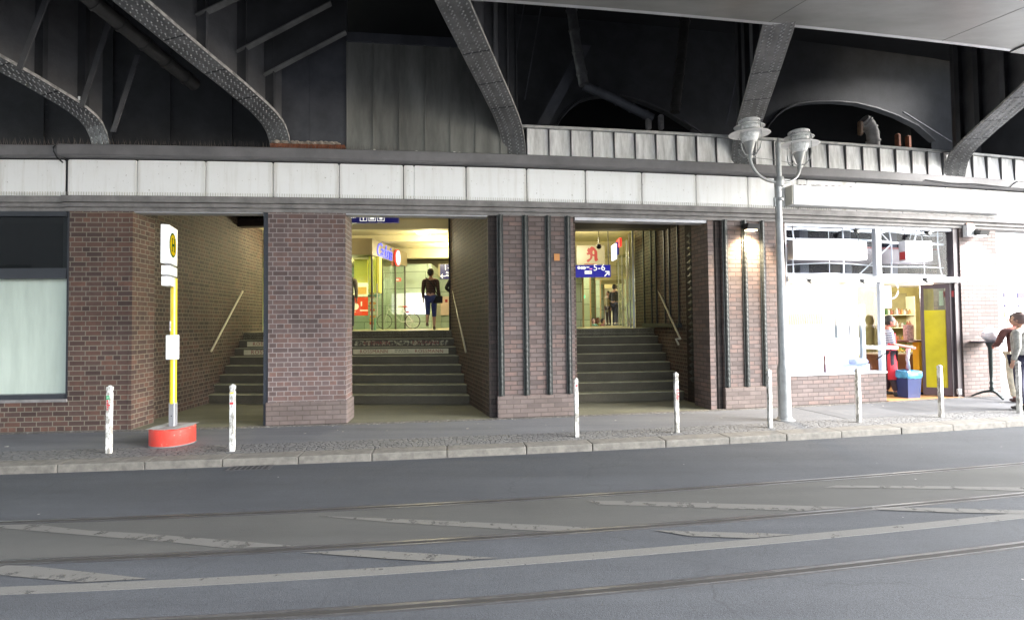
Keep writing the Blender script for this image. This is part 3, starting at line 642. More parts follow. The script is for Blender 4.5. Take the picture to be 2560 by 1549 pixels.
# neon lettering on the kiosk side (thin blue tubes) and the oval sign
ns=thing('neon_script_sign','blue neon script sign on the dark kiosk fascia','neon sign',(kx0,15.3,3.9))
dirk=(Vector((kx1,ky1,0))-Vector((kx0,ky0,0))).normalized()
text_mesh('Cadenia',.62,'lettering',emis('neon_blue',(.02,.05,.95),1.1),ns,(kx0+.03+dirk.x*.95,15.+dirk.y*.95,4.07),dirk,(0,0,1),.01,bold=.0,spacing=.66,shear=.3)
m=MB(); m.box(-.35,1.6,-.0,.02,-.19,.29); 
ov=thing('oval_sign','red oval sign with white centre beside the blue neon script','sign',(kx0+.25,17.,4.0))
oc=Vector((kx0,ky0,0))+dirk*2.05; 
def ow(r0,r1,zz): return lambda p: (oc.x+.05+dirk.x*p[0]*r0+dirk.y*p[2],oc.y+dirk.y*p[0]*r0-dirk.x*p[2],4.03+p[1]*r1)
MB().lathe([(1,0),(1,.04)],(0,0,0),24).build('rim',emis('sign_red',(.9,.04,.03),1.2),ov,w=ow(.27,.28,0))
MB().lathe([(1,.041),(1,.06)],(0,0,0),24).build('face',emis('sign_white',(1,.97,.9),1.8),ov,w=ow(.18,.24,0))
# hanging signs
BLUE=emis('station_sign_blue',(.012,.012,.12),.5); SW=emis('station_sign_white',(.95,.95,.85),1.1)
def icon(g,x,y,w,Y,kind):
    m=MB(); a=wbox(x,x+w,y,y+w*.95,Y,.004); t=.012
    m.box(a[0],a[1],a[2],a[3],a[4],a[4]+t); m.box(a[0],a[1],a[2],a[3],a[5]-t,a[5]); m.box(a[0],a[0]+t,a[2],a[3],a[4]+t,a[5]-t); m.box(a[1]-t,a[1],a[2],a[3],a[4]+t,a[5]-t)
    cx=(a[0]+a[1])/2; cz=(a[4]+a[5])/2; s=(a[1]-a[0])/2
    if kind=='arrow': m.prism([(cx-.15*s,cz-.6*s),(cx+.12*s,cz-.6*s),(cx+.12*s,cz+.1*s),(cx+.55*s,cz+.12*s),(cx,cz+.65*s),(cx-.55*s,cz+.12*s),(cx-.15*s,cz+.1*s)],Y-.0,Y+.003,'y')
    if kind=='train': m.prism([(cx-.55*s,cz-.5*s),(cx+.55*s,cz-.5*s),(cx+.55*s,cz+.4*s),(cx+.2*s,cz+.55*s),(cx-.2*s,cz+.4*s),(cx-.55*s,cz+.55*s)],Y,Y+.003,'y')
    if kind=='cup': m.prism([(cx-.35*s,cz-.5*s),(cx+.35*s,cz-.5*s),(cx+.5*s,cz+.5*s),(cx-.5*s,cz+.5*s)],Y,Y+.003,'y')
    m.build('pictogram',SW,g)
g=thing('direction_sign','long dark blue hanging sign with arrow and pictograms above the middle stairs','direction sign',atY(890,530,12.5))
a=wbox(780,958,500,537,12.5,.12); MB().box(*a).build('board',BLUE,g)
icon(g,866,516,17,12.495,'arrow'); icon(g,887,516,17,12.495,'train'); icon(g,908,516,17,12.495,'cup')
p=atY(856,520,12.495); text_mesh('Zentrum',.17,'lettering',SW,g,p,(1,0,0),(0,0,1),.002,align='RIGHT')
m=MB(); 
for xx in (800,940): q=atY(xx,500,12.55); m.tube([q,(q[0],q[1],5.0)],.012,6)
m.build('hanger',DFR,g)
g=thing('platform_sign','dark blue sign reading 1-4 with a left arrow behind the middle stairs','direction sign',atY(1075,650,16))
MB().box(*wbox(1059,1110,635,671,16.,.1)).build('board',BLUE,g)
p=atY(1080,643,15.995); text_mesh('1-4',.26,'lettering',SW,g,p,(1,0,0),(0,0,1),.002)
p=atY(1073,655.5,15.995); text_mesh('Ausgang',.085,'lettering',SW,g,p,(1,0,0),(0,0,1),.002,align='LEFT',bold=.003)
p=atY(1073,662.5,15.995); text_mesh('Georgenstr.',.075,'lettering',SW,g,p,(1,0,0),(0,0,1),.002,align='LEFT',bold=.003)
a=atY(1066,664,15.99); m=MB(); s=.09; m.prism([(a[0]-s,a[2]),(a[0]-.2*s,a[2]+.8*s),(a[0],a[2]+.65*s),(a[0]-.5*s,a[2]+.15*s),(a[0]+s,a[2]+.15*s),(a[0]+s,a[2]-.15*s),(a[0]-.5*s,a[2]-.15*s),(a[0],a[2]-.65*s),(a[0]-.2*s,a[2]-.8*s)],a[1],a[1]+.003,'y'); m.build('arrow',SW,g)
g=thing('platform_sign','bright blue sign reading 5-6 hanging in the right hand hall','direction sign',atY(1420,650,14.5))
BL2=emis('lit_sign_blue',(.012,.012,.35),.75)
MB().box(*wbox(1377.5,1469,637,667,14.5,.1)).build('board',BL2,g)
p=atY(1442,644,14.495); text_mesh('5-6',.27,'lettering',SW,g,p,(1,0,0),(0,0,1),.002)
m=MB()
for c,r in (((1393,644),.045),((1400,644.5),.04),((1406,644.5),.045)): q=atY(*c,14.49); m.ell(q,(r,.006,r),10)
m.box(*wbox(1407,1424,651,659,14.492,.004)); m.box(*wbox(1411,1418,641.5,644,14.492,.004)); m.build('line_symbol',SW,g)
m=MB(); m.box(*wbox(1418.5,1425,645.5,648,14.492,.004)); m.build('red_symbol',emis('pink_sym',(.9,.3,.6),1.),g)
p=atY(1418,655,14.488); text_mesh('i H',.09,'small_symbol',BLUE,g,p,(1,0,0),(0,0,1),.002)
a=atY(1461,658,14.49); m=MB(); s=.085; m.prism([(a[0]-s,a[2]-.75*s),(a[0]-.75*s,a[2]-s),(a[0]+.45*s,a[2]+.15*s),(a[0]+.45*s,a[2]-.6*s),(a[0]+.8*s,a[2]-.6*s),(a[0]+.8*s,a[2]+.9*s),(a[0]-.7*s,a[2]+.9*s),(a[0]-.7*s,a[2]+.55*s),(a[0]+.1*s,a[2]+.5*s)],a[1],a[1]+.003,'y'); m.build('arrow',SW,g)
m=MB()
for xx in (1382,1464): q=atY(xx,637,14.55); m.tube([q,(q[0],q[1],4.55)],.012,6)
m.build('hanger',DFR,g)
g=thing('pharmacy_sign','cream hanging panel with a red gothic letter A above the blue 5-6 sign','pharmacy sign',atY(1420,615,16))
MB().box(*wbox(1388,1455,590,637,16.,.12)).build('panel',emis('cream_panel',(.62,.56,.36),.28),g)
RED=emis('pharmacy_red',(.5,.02,.02),.35)
c=atY(1422,612,15.99); s=.0118
A_=[(-14,-18),(-10,-24),(-2,-18),(4,-11),(4,-5),(10,-5),(10,-16),(14,-22),(22,-16),(19,-12),(19,8),(14,16),(8,22),(2,24),(-4,18),(-8,20),(-12,12),(-8,6),(-14,4),(-10,-2),(-4,0),(-2,-4),(-4,-12),(-8,-14)]
m=MB(); m.prism([(c[0]+x*s*.9,c[2]+y*s*.9) for x,y in A_],15.985,15.998,'y'); m.build('letter',RED,g)
m=MB(); m.prism([(c[0]+x*s,c[2]+y*s) for x,y in ((5,0),(9,0),(9,8),(6,11),(4,6))],15.98,15.984,'y'); m.build('letter_counter',emis('cream_panel',(.62,.56,.36),.28),g)
m=MB(); m.box(*wbox(1406,1437,634,636,15.985,.01)); m.build('underline',RED,g)
# right hand hall: green piers of the corridor, end wall, glass doors
for i,(x0,x1,Y) in enumerate(((1388,1400,17.5),(1406,1418,20.),(1421,1430,23.),(1434,1443,26.),(1446,1452,29.))):
    a=px(x0,Y); b_=px(x1,Y); m=MB(); m.box(a-.5,b_,Y,Y+.35,.6,4.45); m.box(b_,b_+.06,Y-.02,Y+.35,.6,4.45,1); BW(m,'corridor_pier',[GT,mat('tan_trim',(.3,.22,.12))])
m=MB(); m.box(px(1380,34),9,35.5,35.7,.5,4.5); BW(m,'tiled_wall',GT)
for i,Y in enumerate((22.5,25,28,31.5)): BW(MB().box(1.2,6.5,Y,Y+.3,3.9,4.3),'ceiling_beam',HCL)
BW(MB().box(1.1,4.2,17.3,17.6,4.1,4.55),'ceiling_beam',HCL)
m=MB(); u=UW((3.23,13.3),(4.55,21.8)); m.box(0,u.L,0,.012,ZL,4.3); gd=m.build('glass_front',KG,bld,w=u)
for q in (0.,1.1,2.2,4.5,6.8): m=MB(); m.box(q,q+.07,-.02,.03,ZL,4.3); m.build('frame_post',mat('grey_alu',(.35,.35,.33),rough=.4,metal=.4),gd,w=u)
for q in (.95,1.35): m=MB(); m.tube([(q,-.07,2.3),(q,-.07,3.3)],.02,8); m.tube([(q,-.07,2.4),(q,0,2.4)],.01,6); m.tube([(q,-.07,3.2),(q,0,3.2)],.01,6); m.build('door_handle',BRS,gd,w=u)
m=MB(); u=UW((3.85,13.5),(5.3,21.8)); m.box(0,u.L,0,.1,1.6,4.5); m.box(.2,u.L,-.06,-.001,2.6,2.66,1); m.box(.2,u.L,-.06,-.001,3.4,3.5,1); m.build('shop_backdrop',[mat('amber_shop_wall',(.55,.45,.26),var=.4,vs=2.5),WHT],bld,w=u)
g=thing('blue_light_box','slim white and blue light box projecting above the glass doors of the right hall','light box',atY(1482,600,14.3)); MB().box(*wbox(1479.5,1484,586,622,14.3,.5)).build('light_face',emis('cool_white',(.85,.9,1.),2.),g); MB().box(*wbox(1484.2,1489,582,612,14.3,.5)).build('blue_edge',emis('deep_blue',(.02,.03,.25),.6),g)
g=thing('red_light_box','small red illuminated sign near the ceiling above the glass doors','light box',atY(1493,580,14.1)); MB().box(*wbox(1491,1496,572,592,14.1,.4)).build('red_face',emis('sign_red',(.9,.04,.03),1.2),g)
g=thing('exit_sign','tiny green and white emergency exit sign hanging in the far corridor','exit sign',atY(1404,714,19)); MB().box(*wbox(1400,1408,710,717,19.,.05)).build('green_face',emis('exit_green',(.2,.9,.45),1.4),g)
g=thing('security_camera','small dark dome camera under the right hall ceiling','camera',atY(1441,594,14.)); MB().ell(atY(1441,594,14.),(.07,.07,.06),12).build('dome',BLK,g); q=atY(1441,594,14.); MB().lathe([(.06,0),(.06,.04)],(q[0],q[1],q[2]+.03),12).tube([(q[0],q[1],q[2]+.06),(q[0],q[1],4.55)],.01,6).build('mount',DFR,g)
# lit poster, small notices in the middle hall
def flat(name,lab,cat,x0,x1,y0,y1,Y,mt,extra=()):
    g=thing(name,lab,cat,atY((x0+x1)/2,y1,Y)); MB().box(*wbox(x0,x1,y0,y1,Y)).build('face',mt,g)
    for nm,a,mm in extra: MB().box(*wbox(*a,Y-.012,.01)).build(nm,mm,g)
    return g
GRP=mat('grey_print2',(.3,.3,.28))
flat('light_poster','glowing white lit poster on the green wall behind the bicycle','poster',977,1031,705,756,18.5,emis('lit_white',(1,1,.95),1.6),[('print',(978+i*6,981+i*6,709,711),GRP) for i in range(5)]+[('red_print',(977,984,748,752),RED)])
flat('light_poster','dim yellowish poster seen through the kiosk glass, left of the lit white one','poster',955,974,705,756,18.4,emis('lit_dim',(.8,.8,.55),.6),[('frame',(954,975,704,705.5),GRP)])
flat('wall_panel','pinkish panel with a small red fire point mark, right of the walking woman','wall panel',1059,1083,713,758,20.9,mat('pink_panel',(.55,.42,.33)),[('red_mark',(1071,1077,720,727),RED)])
flat('wall_map','white framed timetable case on the far green wall beside the dark pier','wall panel',1084,1092,713,758,20.8,emis('lit_dim',(.8,.8,.55),.6))
flat('red_notice','small red shop sign deep in the hall at the end of the kiosk glass','sign',978-27,978-13,668,677,18.1,emis('sign_red',(.9,.04,.03),1.2),[('white_print',(952,960,671,674),SW)])
BW(MB().box(.95,9,21.85,22.05,4.25,4.72),'ceiling_step',HCL); BW(MB().box(-9.5,1.2,22.0,22.2,1.0,4.7),'hall_end_wall',HCL); BW(MB().box(-.5,9.2,36,36.2,.4,4.6),'hall_end_wall',HCL)
# ceiling lights
def downlight(x,y,lab,Y=None):
    z=4.545 if Y is None else None
    r=ray(x,y); t=(4.54-HC)/r[2]; p=(r[0]*t,r[1]*t,4.54)
    g=thing('ceiling_light',lab,'ceiling light',p,'round ceiling lights in the hall')
    MB().lathe([(.16,0),(.16,.01)],(p[0],p[1],p[2]-.012),16).build('lens',emis('lamp_white',(1,.97,.85),9.),g); MB().lathe([(.2,0),(.2,.006)],(p[0],p[1],p[2]-.002),16).build('ring',WHT,g); return p
dl=[downlight(1016,561,'round ceiling light nearest the middle stairs'),downlight(982,603,'round ceiling light deeper in the hall, above the green wall')]
g=thing('tube_light','white tube light glowing inside the kiosk, left side','tube light',atY(843,618,16)); a=atY(834,612,15.8); b=atY(850,618,16.4); MB().tube([a,b],.035,8).build('tube',emis('lamp_white',(1,.97,.85),9.),g); MB().box(a[0]-.02,b[0]+.02,15.8,16.5,a[2]+.05,a[2]+.09).build('housing',DFR,g)
# ---------------------------------------------------------------- bicycle behind the kiosk glass
bk=thing('bicycle','bicycle parked against the green wall, its rear wheel beside the kiosk glass','bicycle',atY(990,788,17.8))
wc=Vector(atY(993,769,17.8)); R=.26; BLKT=mat('tyre_rubber',(.015,.015,.015),rough=.7); CHR=mat('bike_silver',(.5,.5,.5),rough=.3,metal=.8); BRED=mat('bike_frame_white',(.6,.6,.58),rough=.3)
wc.z=ZL+R+.015
for cx in (wc.x,wc.x-1.0):
    m=MB(); m.tube([(cx+R*math.cos(a/24*2*math.pi),17.8,wc.z+R*math.sin(a/24*2*math.pi)) for a in range(25)],.016,6,cap=False); w_=m.build('wheel',BLKT,bk)
    m=MB()
    for a in range(14): th=a/14*2*math.pi; m.tube([(cx,17.8,wc.z),(cx+(R-.02)*math.cos(th),17.8,wc.z+(R-.02)*math.sin(th))],.003,4)
    m.tube([(cx+(R-.02)*math.cos(a/24*2*math.pi),17.8,wc.z+(R-.02)*math.sin(a/24*2*math.pi)) for a in range(25)],.008,6,cap=False); m.ell((cx,17.8,wc.z),(.03,.04,.03),8); m.build('rim',CHR,w_)
bb=Vector((wc.x-.42,17.8,wc.z-.02)); st=Vector((wc.x-.3,17.8,wc.z+.42)); hd=Vector((wc.x-.85,17.8,wc.z+.45)); fw_=Vector((wc.x-1.,17.8,wc.z))
m=MB()
for a,b in ((bb,st),(st,hd),(bb,hd),(bb,wc),(st-Vector((0,0,.06)),wc),(hd,fw_)): m.tube([a,b],.014,6)
m.build('frame',BRED,bk); m=MB(); m.ell(st+Vector((.04,0,.1)),(.12,.06,.03),10); m.tube([st,st+Vector((.01,0,.1))],.012,6); m.build('saddle',mat('saddle_red',(.35,.04,.03)),bk)
m=MB(); m.tube([hd,hd+Vector((-.02,0,.12)),hd+Vector((.1,.25,.14))],.011,6); m.tube([hd+Vector((-.02,0,.12)),hd+Vector((.1,-.25,.14))],.011,6); m.build('handlebar',CHR,bk)
m=MB(); m.tube([wc+Vector((-.05,0,-.03)),wc+Vector((-.08,-.1,-R))],.008,6); m.build('kickstand',CHR,bk)
# ---------------------------------------------------------------- snack shop front
def px2s(x,y=800,d=0.): return sd(x,y,d)
w0=6.93; w1=9.32; w2=11.38
shop=thing('snack_shop_front','snack shop front with glazed transom, big window and open doorway','shop front',FW((9.2,0,0)))
def SF(mb,name,mats,parent=shop): return mb.build(name,mats,parent,w=FW)
m=MB(); m.box(6.865,w1,-.45,-.03,0,.60,seg=.8); SF(m,'brick_sill',B3)
m=MB(); m.box(6.865,w1+.02,-.3,-.01,.603,.64,seg=.8); SF(m,'window_ledge',LFR)
ALF=mat('light_grey_frame',(.6,.61,.64),rough=.4,var=.05)
m=MB(); m.box(6.865,6.97,-.16,-.05,.64,3.785); m.box(9.27,9.36,-.15,-.06,.60,2.56); m.box(6.97,w2,-.17,.03,2.56,2.67,seg=.8); m.box(6.97,w2,-.16,-.05,3.72,3.785,seg=.8); m.box(9.20,9.33,-.16,-.055,2.67,3.72); SF(m,'window_frame',ALF)
m=MB(); m.box(11.28,11.42,-.4,-.03,0,3.785); m.box(11.2,11.28,-.2,-.08,0,2.56); SF(m,'door_post',mat('plum_grey_frame',(.07,.055,.06),rough=.5))
SG=glass('snack_glass',(.97,.98,1.),.03)
SF(MB().box(6.97,9.27,-.11,-.10,.64,2.56,seg=.8),'window_pane',SG)
TG=glass('transom_glass',(.97,.98,1.),.0); SF(MB().box(6.97,9.20,-.11,-.10,2.67,3.72,seg=.8),'window_pane',TG); SF(MB().box(9.33,11.28,-.11,-.10,2.67,3.72,seg=.8),'window_pane',TG)
# blue-black void with pale studs behind the transom glass
m=MB(); m.box(6.9,13.2,-.9,-.85,2.67,3.8,seg=.8); 
for q,c in ((7.85,.22),(9.0,.18),(10.3,.1)): m.box(q,q+.22,-.85,-.7,2.67,3.8,1)
for q in (7.5,8.7,10.6): m.box(q,q+.25,-.85,-.74,2.67,3.2,2)
SF(m,'transom_back',[mat('ink_blue_back',(.008,.008,.018),rough=.8),mat('pale_blue_stud',(.1,.11,.15)),mat('grey_brown_stud',(.05,.045,.045))])
m=MB(); m.box(6.97,11.28,-.5,-.35,3.0,3.36,seg=.8); m.box(6.97,11.28,-.36,-.34,3.33,3.37,1,seg=.8); SF(m,'transom_beam',[mat('mauve_beam',(.12,.105,.11),var=.2,vs=4),mat('dull_red_stripe',(.15,.03,.03))])
# reflections in the transom glass, built as white bent strips behind it
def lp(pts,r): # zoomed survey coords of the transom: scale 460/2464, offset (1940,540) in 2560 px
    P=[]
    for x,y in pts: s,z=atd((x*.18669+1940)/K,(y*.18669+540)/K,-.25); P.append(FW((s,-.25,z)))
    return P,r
REFL=[([(100,140),(350,165),(620,165),(900,170),(1330,175),(1500,205),(1800,230),(2060,245),(2270,240)],.013),([(100,165),(400,190),(900,190),(1330,205),(1500,215),(1900,255),(2050,270),(2270,265)],.008),
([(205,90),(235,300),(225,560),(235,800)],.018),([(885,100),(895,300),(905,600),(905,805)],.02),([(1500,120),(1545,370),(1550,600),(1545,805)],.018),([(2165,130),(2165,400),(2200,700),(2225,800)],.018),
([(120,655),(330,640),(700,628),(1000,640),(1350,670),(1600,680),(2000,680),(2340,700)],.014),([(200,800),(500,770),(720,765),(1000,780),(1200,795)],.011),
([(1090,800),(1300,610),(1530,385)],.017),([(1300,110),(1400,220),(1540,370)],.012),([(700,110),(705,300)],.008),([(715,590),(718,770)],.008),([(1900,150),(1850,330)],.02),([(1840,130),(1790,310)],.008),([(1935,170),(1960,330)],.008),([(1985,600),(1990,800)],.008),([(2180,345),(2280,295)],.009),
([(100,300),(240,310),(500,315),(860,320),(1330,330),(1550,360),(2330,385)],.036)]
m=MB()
for pts,r in REFL:
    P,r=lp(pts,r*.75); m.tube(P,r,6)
o=m.build('reflected_lines',mat('reflection_white',(.85,.87,.9),rough=.4,emit=.0),shop)
# blank white sign boards hanging in the transom
def hangbox(lab,x0,x1,y0,y1,d0=.03,d1=.22,rd=False):
    s0,z1=atd(x0,y0,d1); s1,z0=atd(x1,y1,d1); g=thing('sign_board',lab,'sign board',FW(((s0+s1)/2,d1,z0)),'white sign boards on the transom')
    MB().bevbox(s0,s1,d0,d1,z0,z1,b=.012).build('panel',emis('glowing_board',(1,1,1),.85),g,w=FW); MB().box(s0-.03,s0-.002,d0+.01,d1-.02,z0,z1).build('end_cap',LFR,g,w=FW)  # unlit boards given a glow so they come out blown white
    if rd: MB().box(s0-.034,s0-.0305,d0+.03,d1-.04,z0+.03,z0+.2).build('red_mark',RED,g,w=FW)
    m=MB()
    for q in (s0+.1,s1-.1): m.tube([(q,(d0+d1)/2,z1),(q,d0,3.74)],.006,5)
    m.build('hanger',DFR,g,w=FW)
hangbox('long blank white sign board hanging on the left of the transom glazing',1913,2088,577,625)
hangbox('short blank white sign board with a red edge mark above the shop doorway',2184,2245,578,628,rd=True)
def spot(lab,s,z,d=.12,r=.045,grp='small spotlights on the shop front frame'):
    g=thing('spotlight',lab,'spotlight',FW((s,d,z)),grp); MB().tube([(s,d-.02,z),(s,d+.07,z-.03)],[r*.7,r],10).build('lamp_head',mat('dark_lamp_body',(.03,.03,.03),rough=.4),g,w=FW); MB().tube([(s,.0,z+.03),(s,d,z+.02)],.012,6).build('bracket',DFR,g,w=FW)
    MB().ell((s,d+.072,z-.03),(r*.8,.012,r*.8),8).build('lens',mat('pale_lens',(.7,.7,.65),rough=.2),g,w=FW)
for x,y,lab in ((2056,555,'small round spotlight at the middle of the top frame'),(2226,559,'small round spotlight on the top frame near the doorway'),(1945,674,'dark spotlight on the transom bar nearest the lamp post'),(2072,675,'dark spotlight at the middle of the transom bar'),(2222,672,'dark spotlight on the transom bar over the doorway')):
    s,z=atd(x,y,.1); spot(lab,s,z)
# interior
SHW=mat('shop_cream_wall',(.42,.36,.14),var=.15); SHF=mat('orange_tile_floor',(.4,.2,.08),rough=.5,var=.2)
m=MB(); m.box(6.9,14.8,-3.3,-3.2,0,2.7,seg=.8); m.box(14.8,14.85,-3.2,-.62,0,2.7); m.box(6.86,6.9,-3.2,-.45,0,2.7); m.box(12.53,14.8,-.62,-.56,0,2.7); SF(m,'back_wall',SHW)
m=MB(); m.box(9.36,11.4,-3.2,.0,-.05,.006,seg=.8); m.box(11.401,14.8,-3.2,-.62,-.05,.006,seg=.8); SF(m,'shop_floor',SHF)
m=MB(); m.box(6.86,11.4,-3.3,-.2,2.69,2.75,seg=.8); m.box(11.401,14.8,-3.3,-.62,2.69,2.75,seg=.8); SF(m,'shop_ceiling',WHT)
LW=emis('glowing_white',(1,1,1),1.05)
m=MB(); m.box(6.97,9.26,-.66,-.62,.64,2.55); SF(m,'reflection_panel',LW)  # glowing panel stands in for the white street reflection in the pane
m=MB(); m.box(6.97,8.75,-.9,-.35,.64,1.35); m.box(6.97,9.2,-.55,-.5,1.0,1.35); SF(m,'reflection_case',emis('glowing_white2',(.95,.97,1),1.0))  # glow continues that reflection lower in the window
m=MB()
for i in range(34):
    q=7.0+random.random()*2.15; z=random.choice((2.46,2.40,2.3,2.22,2.12,2.08))+random.uniform(-.02,.02); l=random.uniform(.03,.14); m.hexa([(q,-.6,z),(q+l,-.6,z+random.uniform(-.02,.02)),(q+l*.9,-.6,z+.02),(q+.01,-.6,z+.012)],[(q,-.58,z),(q+l,-.58,z),(q+l*.9,-.58,z+.02),(q+.01,-.58,z+.012)])
tag(SF(m,'grey_marks',mat('faint_grey_marks',(.3,.3,.36),var=.4,vs=9)),kind='stuff')  # grey and violet marks scattered over the glowing panel
m=MB(); m.box(6.97,9.2,-.5,-.3,.645,.78); m.bevbox(8.7,9.1,-.45,-.2,.78,.9,b=.04); SF(m,'blue_shelf_cloth',mat('pale_blue_cloth',(.4,.48,.7),var=.2,vs=6))
m=MB(); 
for i in range(26): q=7.03+i*.045; m.hexa([(q,-.5,1.66),(q+.016,-.5,1.66),(q+.046,-.5,1.90),(q+.03,-.5,1.90)],[(q,-.48,1.66),(q+.016,-.48,1.66),(q+.046,-.48,1.90),(q+.03,-.48,1.90)])
SF(m,'wooden_slats',mat('tan_slats',(.45,.32,.17),var=.3))
m=MB(); m.box(6.98,8.3,-.52,-.5,1.62,1.93); m.box(6.97,8.35,-.5,-.47,1.60,1.63); m.box(6.97,8.35,-.5,-.45,1.38,1.40,0); SF(m,'slat_backing',mat('pale_cream',(.75,.7,.6)))
m=MB(); m.box(8.42,8.5,-.4,-.34,1.36,2.0); m.box(9.08,9.18,-.42,-.36,.8,2.1); SF(m,'grey_post',mat('steel_grey_post',(.25,.29,.31)))
m=MB(); m.box(8.55,8.85,-.55,-.5,1.4,1.9); m.box(8.88,8.96,-.5,-.45,1.4,1.85); SF(m,'steel_grill_case',mat('brushed_case',(.55,.55,.56),rough=.4,metal=.3,var=.2,vs=8))
m=MB(); m.box(7.02,7.10,-.45,-.4,1.41,1.60); SF(m,'red_box',RED)
m=MB(); m.lathe([(.022,0),(.022,.15),(.014,.2),(.022,.3),(.018,.33)],(0,0,0),10); g=thing('bottle','slim brown bottle shape standing in for a reflected bollard in the shop window','bottle',FW((7.95,-.2,.645))); o=LB(m,'reflected_post',mat('bollard_reflection',(.1,.03,.02),rough=.2),g); q=MB(); q.lathe([(.02,.33),(.02,.35)],(0,0,0),10); LB(q,'cap',RED,g)  # a bollard's reflection in the glass, modelled as a bottle shape
# door shelves with goods
m=MB(); m.box(9.5,10.75,-3.1,-2.75,.9,.94); 
SHK=mat('olive_shelf',(.2,.17,.07)); m=MB(); m.box(12.3,13.5,-2.9,-2.85,.5,2.5); SF(m,'shelf_back',SHK)
SHL=mat('cream_shelf',(.7,.66,.45)); 
sh=thing('goods_shelf','tall lit shelf of drinks and snacks at the back of the shop doorway','shelf',FW((12.9,-2.7,0)))
for z in (.84,1.13,1.50,1.86): MB().box(12.35,13.45,-2.85,-2.6,z,z+.02).build('shelf_board',SHL,sh,w=FW)
MB().box(13.45,13.47,-2.85,-2.6,.5,2.4).build('side_panel',SHL,sh,w=FW)
cols=[(.75,.55,.05),(.8,.75,.6),(.5,.12,.03),(.15,.3,.08),(.7,.35,.05),(.35,.2,.06)]
for zi,z in enumerate((.86,1.15,1.52,1.88)):
    for i in range(11):
        s=12.4+i*.095+random.uniform(-.01,.01); ci=random.randrange(6); 
        g=MB(); h=random.uniform(.13,.22); g.lathe([(.036,0),(.036,h*.6),(.014,h*.8),(.016,h)],(0,0,0),8); p=FW((s,-2.68,z)); o=g.build('bottle',emis('goods%d'%ci,cols[ci],.3),None,at=(0,0,0)); o.location=p; o['_abs']=p
        tag(o,'small coloured bottle in the rows on the lit shop shelf','bottle','bottles on the shop shelf')
ct=thing('shop_counter','brown counter with glass display top inside the doorway','counter',FW((11.9,-1.9,0)))
MB().box(11.2,12.75,-2.2,-1.7,.01,.84).build('counter_body',mat('brown_counter',(.16,.06,.035),rough=.4,var=.2),ct,w=FW); MB().box(11.2,12.75,-2.2,-1.7,.84,.88).build('counter_top',mat('cream_counter',(.6,.5,.4)),ct,w=FW)
MB().box(11.2,12.75,-1.73,-1.715,.88,1.2).build('display_glass',KG,ct,w=FW)
for i in range(9):
    s=11.35+i*.14; o=MB().ell((0,0,.035),(.05,.04,.035),8).build('pastry',mat('golden_pastry',(.6,.33,.1)),None,at=(0,0,0)); o.location=FW((s,-1.9,.88)); tag(o,'golden pastry lying in the counter display','pastry','pastries in the counter display')
op=thing('orange_pillar','narrow bright orange yellow post beside the waste bin in the doorway','pillar',FW((10.62,-.55,0))); sx=px2s(2205,800,-.6)
MB().box(sx,sx+.26,-.7,-.55,.05,1.22).build('body',mat('orange_yellow',(.75,.4,.02),rough=.5),op,w=FW); MB().box(sx-.01,sx+.27,-.72,-.53,.006,.06).build('foot',BLK,op,w=FW); MB().box(sx-.35,sx+.3,-.9,-.5,1.22,1.26).build('shelf_top',mat('brown_top',(.12,.06,.04)),op,w=FW)
g=thing('menu_stand','upright clear leaflet stand on the brown shelf in the doorway','leaflet stand',FW((sx-.1,-.7,1.26))); MB().box(sx-.2,sx+.0,-.75,-.66,1.26,1.62).build('holder',mat('pink_leaflets',(.5,.3,.28),var=.5,vs=20),g,w=FW)
# open yellow door
dr=thing('shop_door','open glazed shop door with yellow lower pane and dark frame','door',FW((11.2,-.1,0)))
u0=sd(2224,800,-.35); a=FW((u0,-.42,0)); b_=FW((11.2,-.1,0)); u=UW(a[:2],b_[:2]); l=u.L
m=MB(); m.box(0,.06,-.025,.025,.03,2.53); m.box(l-.07,l,-.025,.025,.03,2.53); m.box(.06,l-.07,-.025,.025,.03,.2); m.box(.06,l-.07,-.025,.025,2.44,2.53); m.build('door_frame',mat('plum_door_frame',(.09,.055,.06),rough=.45),dr,w=u)
MB().box(.06,l-.07,-.006,.006,.2,1.95).build('yellow_pane',mat('ochre_glass',(.45,.37,.01),rough=.15,var=.12,vs=2,emit=.3),dr,w=u)  # pane given a weak glow to brighten its yellow
MB().box(.06,l-.07,-.004,.004,1.951,2.44).build('clear_pane',glass('door_glass',(.9,.95,.85),.15),dr,w=u)
m=MB(); m.box(.35,l-.1,-.012,-.008,2.05,2.38); m.build('white_sticker',WHT,dr,w=u); m=MB(); m.box(.35,.62,-.018,-.013,2.24,2.38); m.build('red_sticker',RED,dr,w=u)
m=MB(); m.box(.12,.3,-.03,-.01,1.3,1.42); m.build('white_label',WHT,dr,w=u); m=MB(); m.tube([(.07,-.05,.95),(.07,-.05,1.15)],.012,6); m.build('door_handle',CHR,dr,w=u)
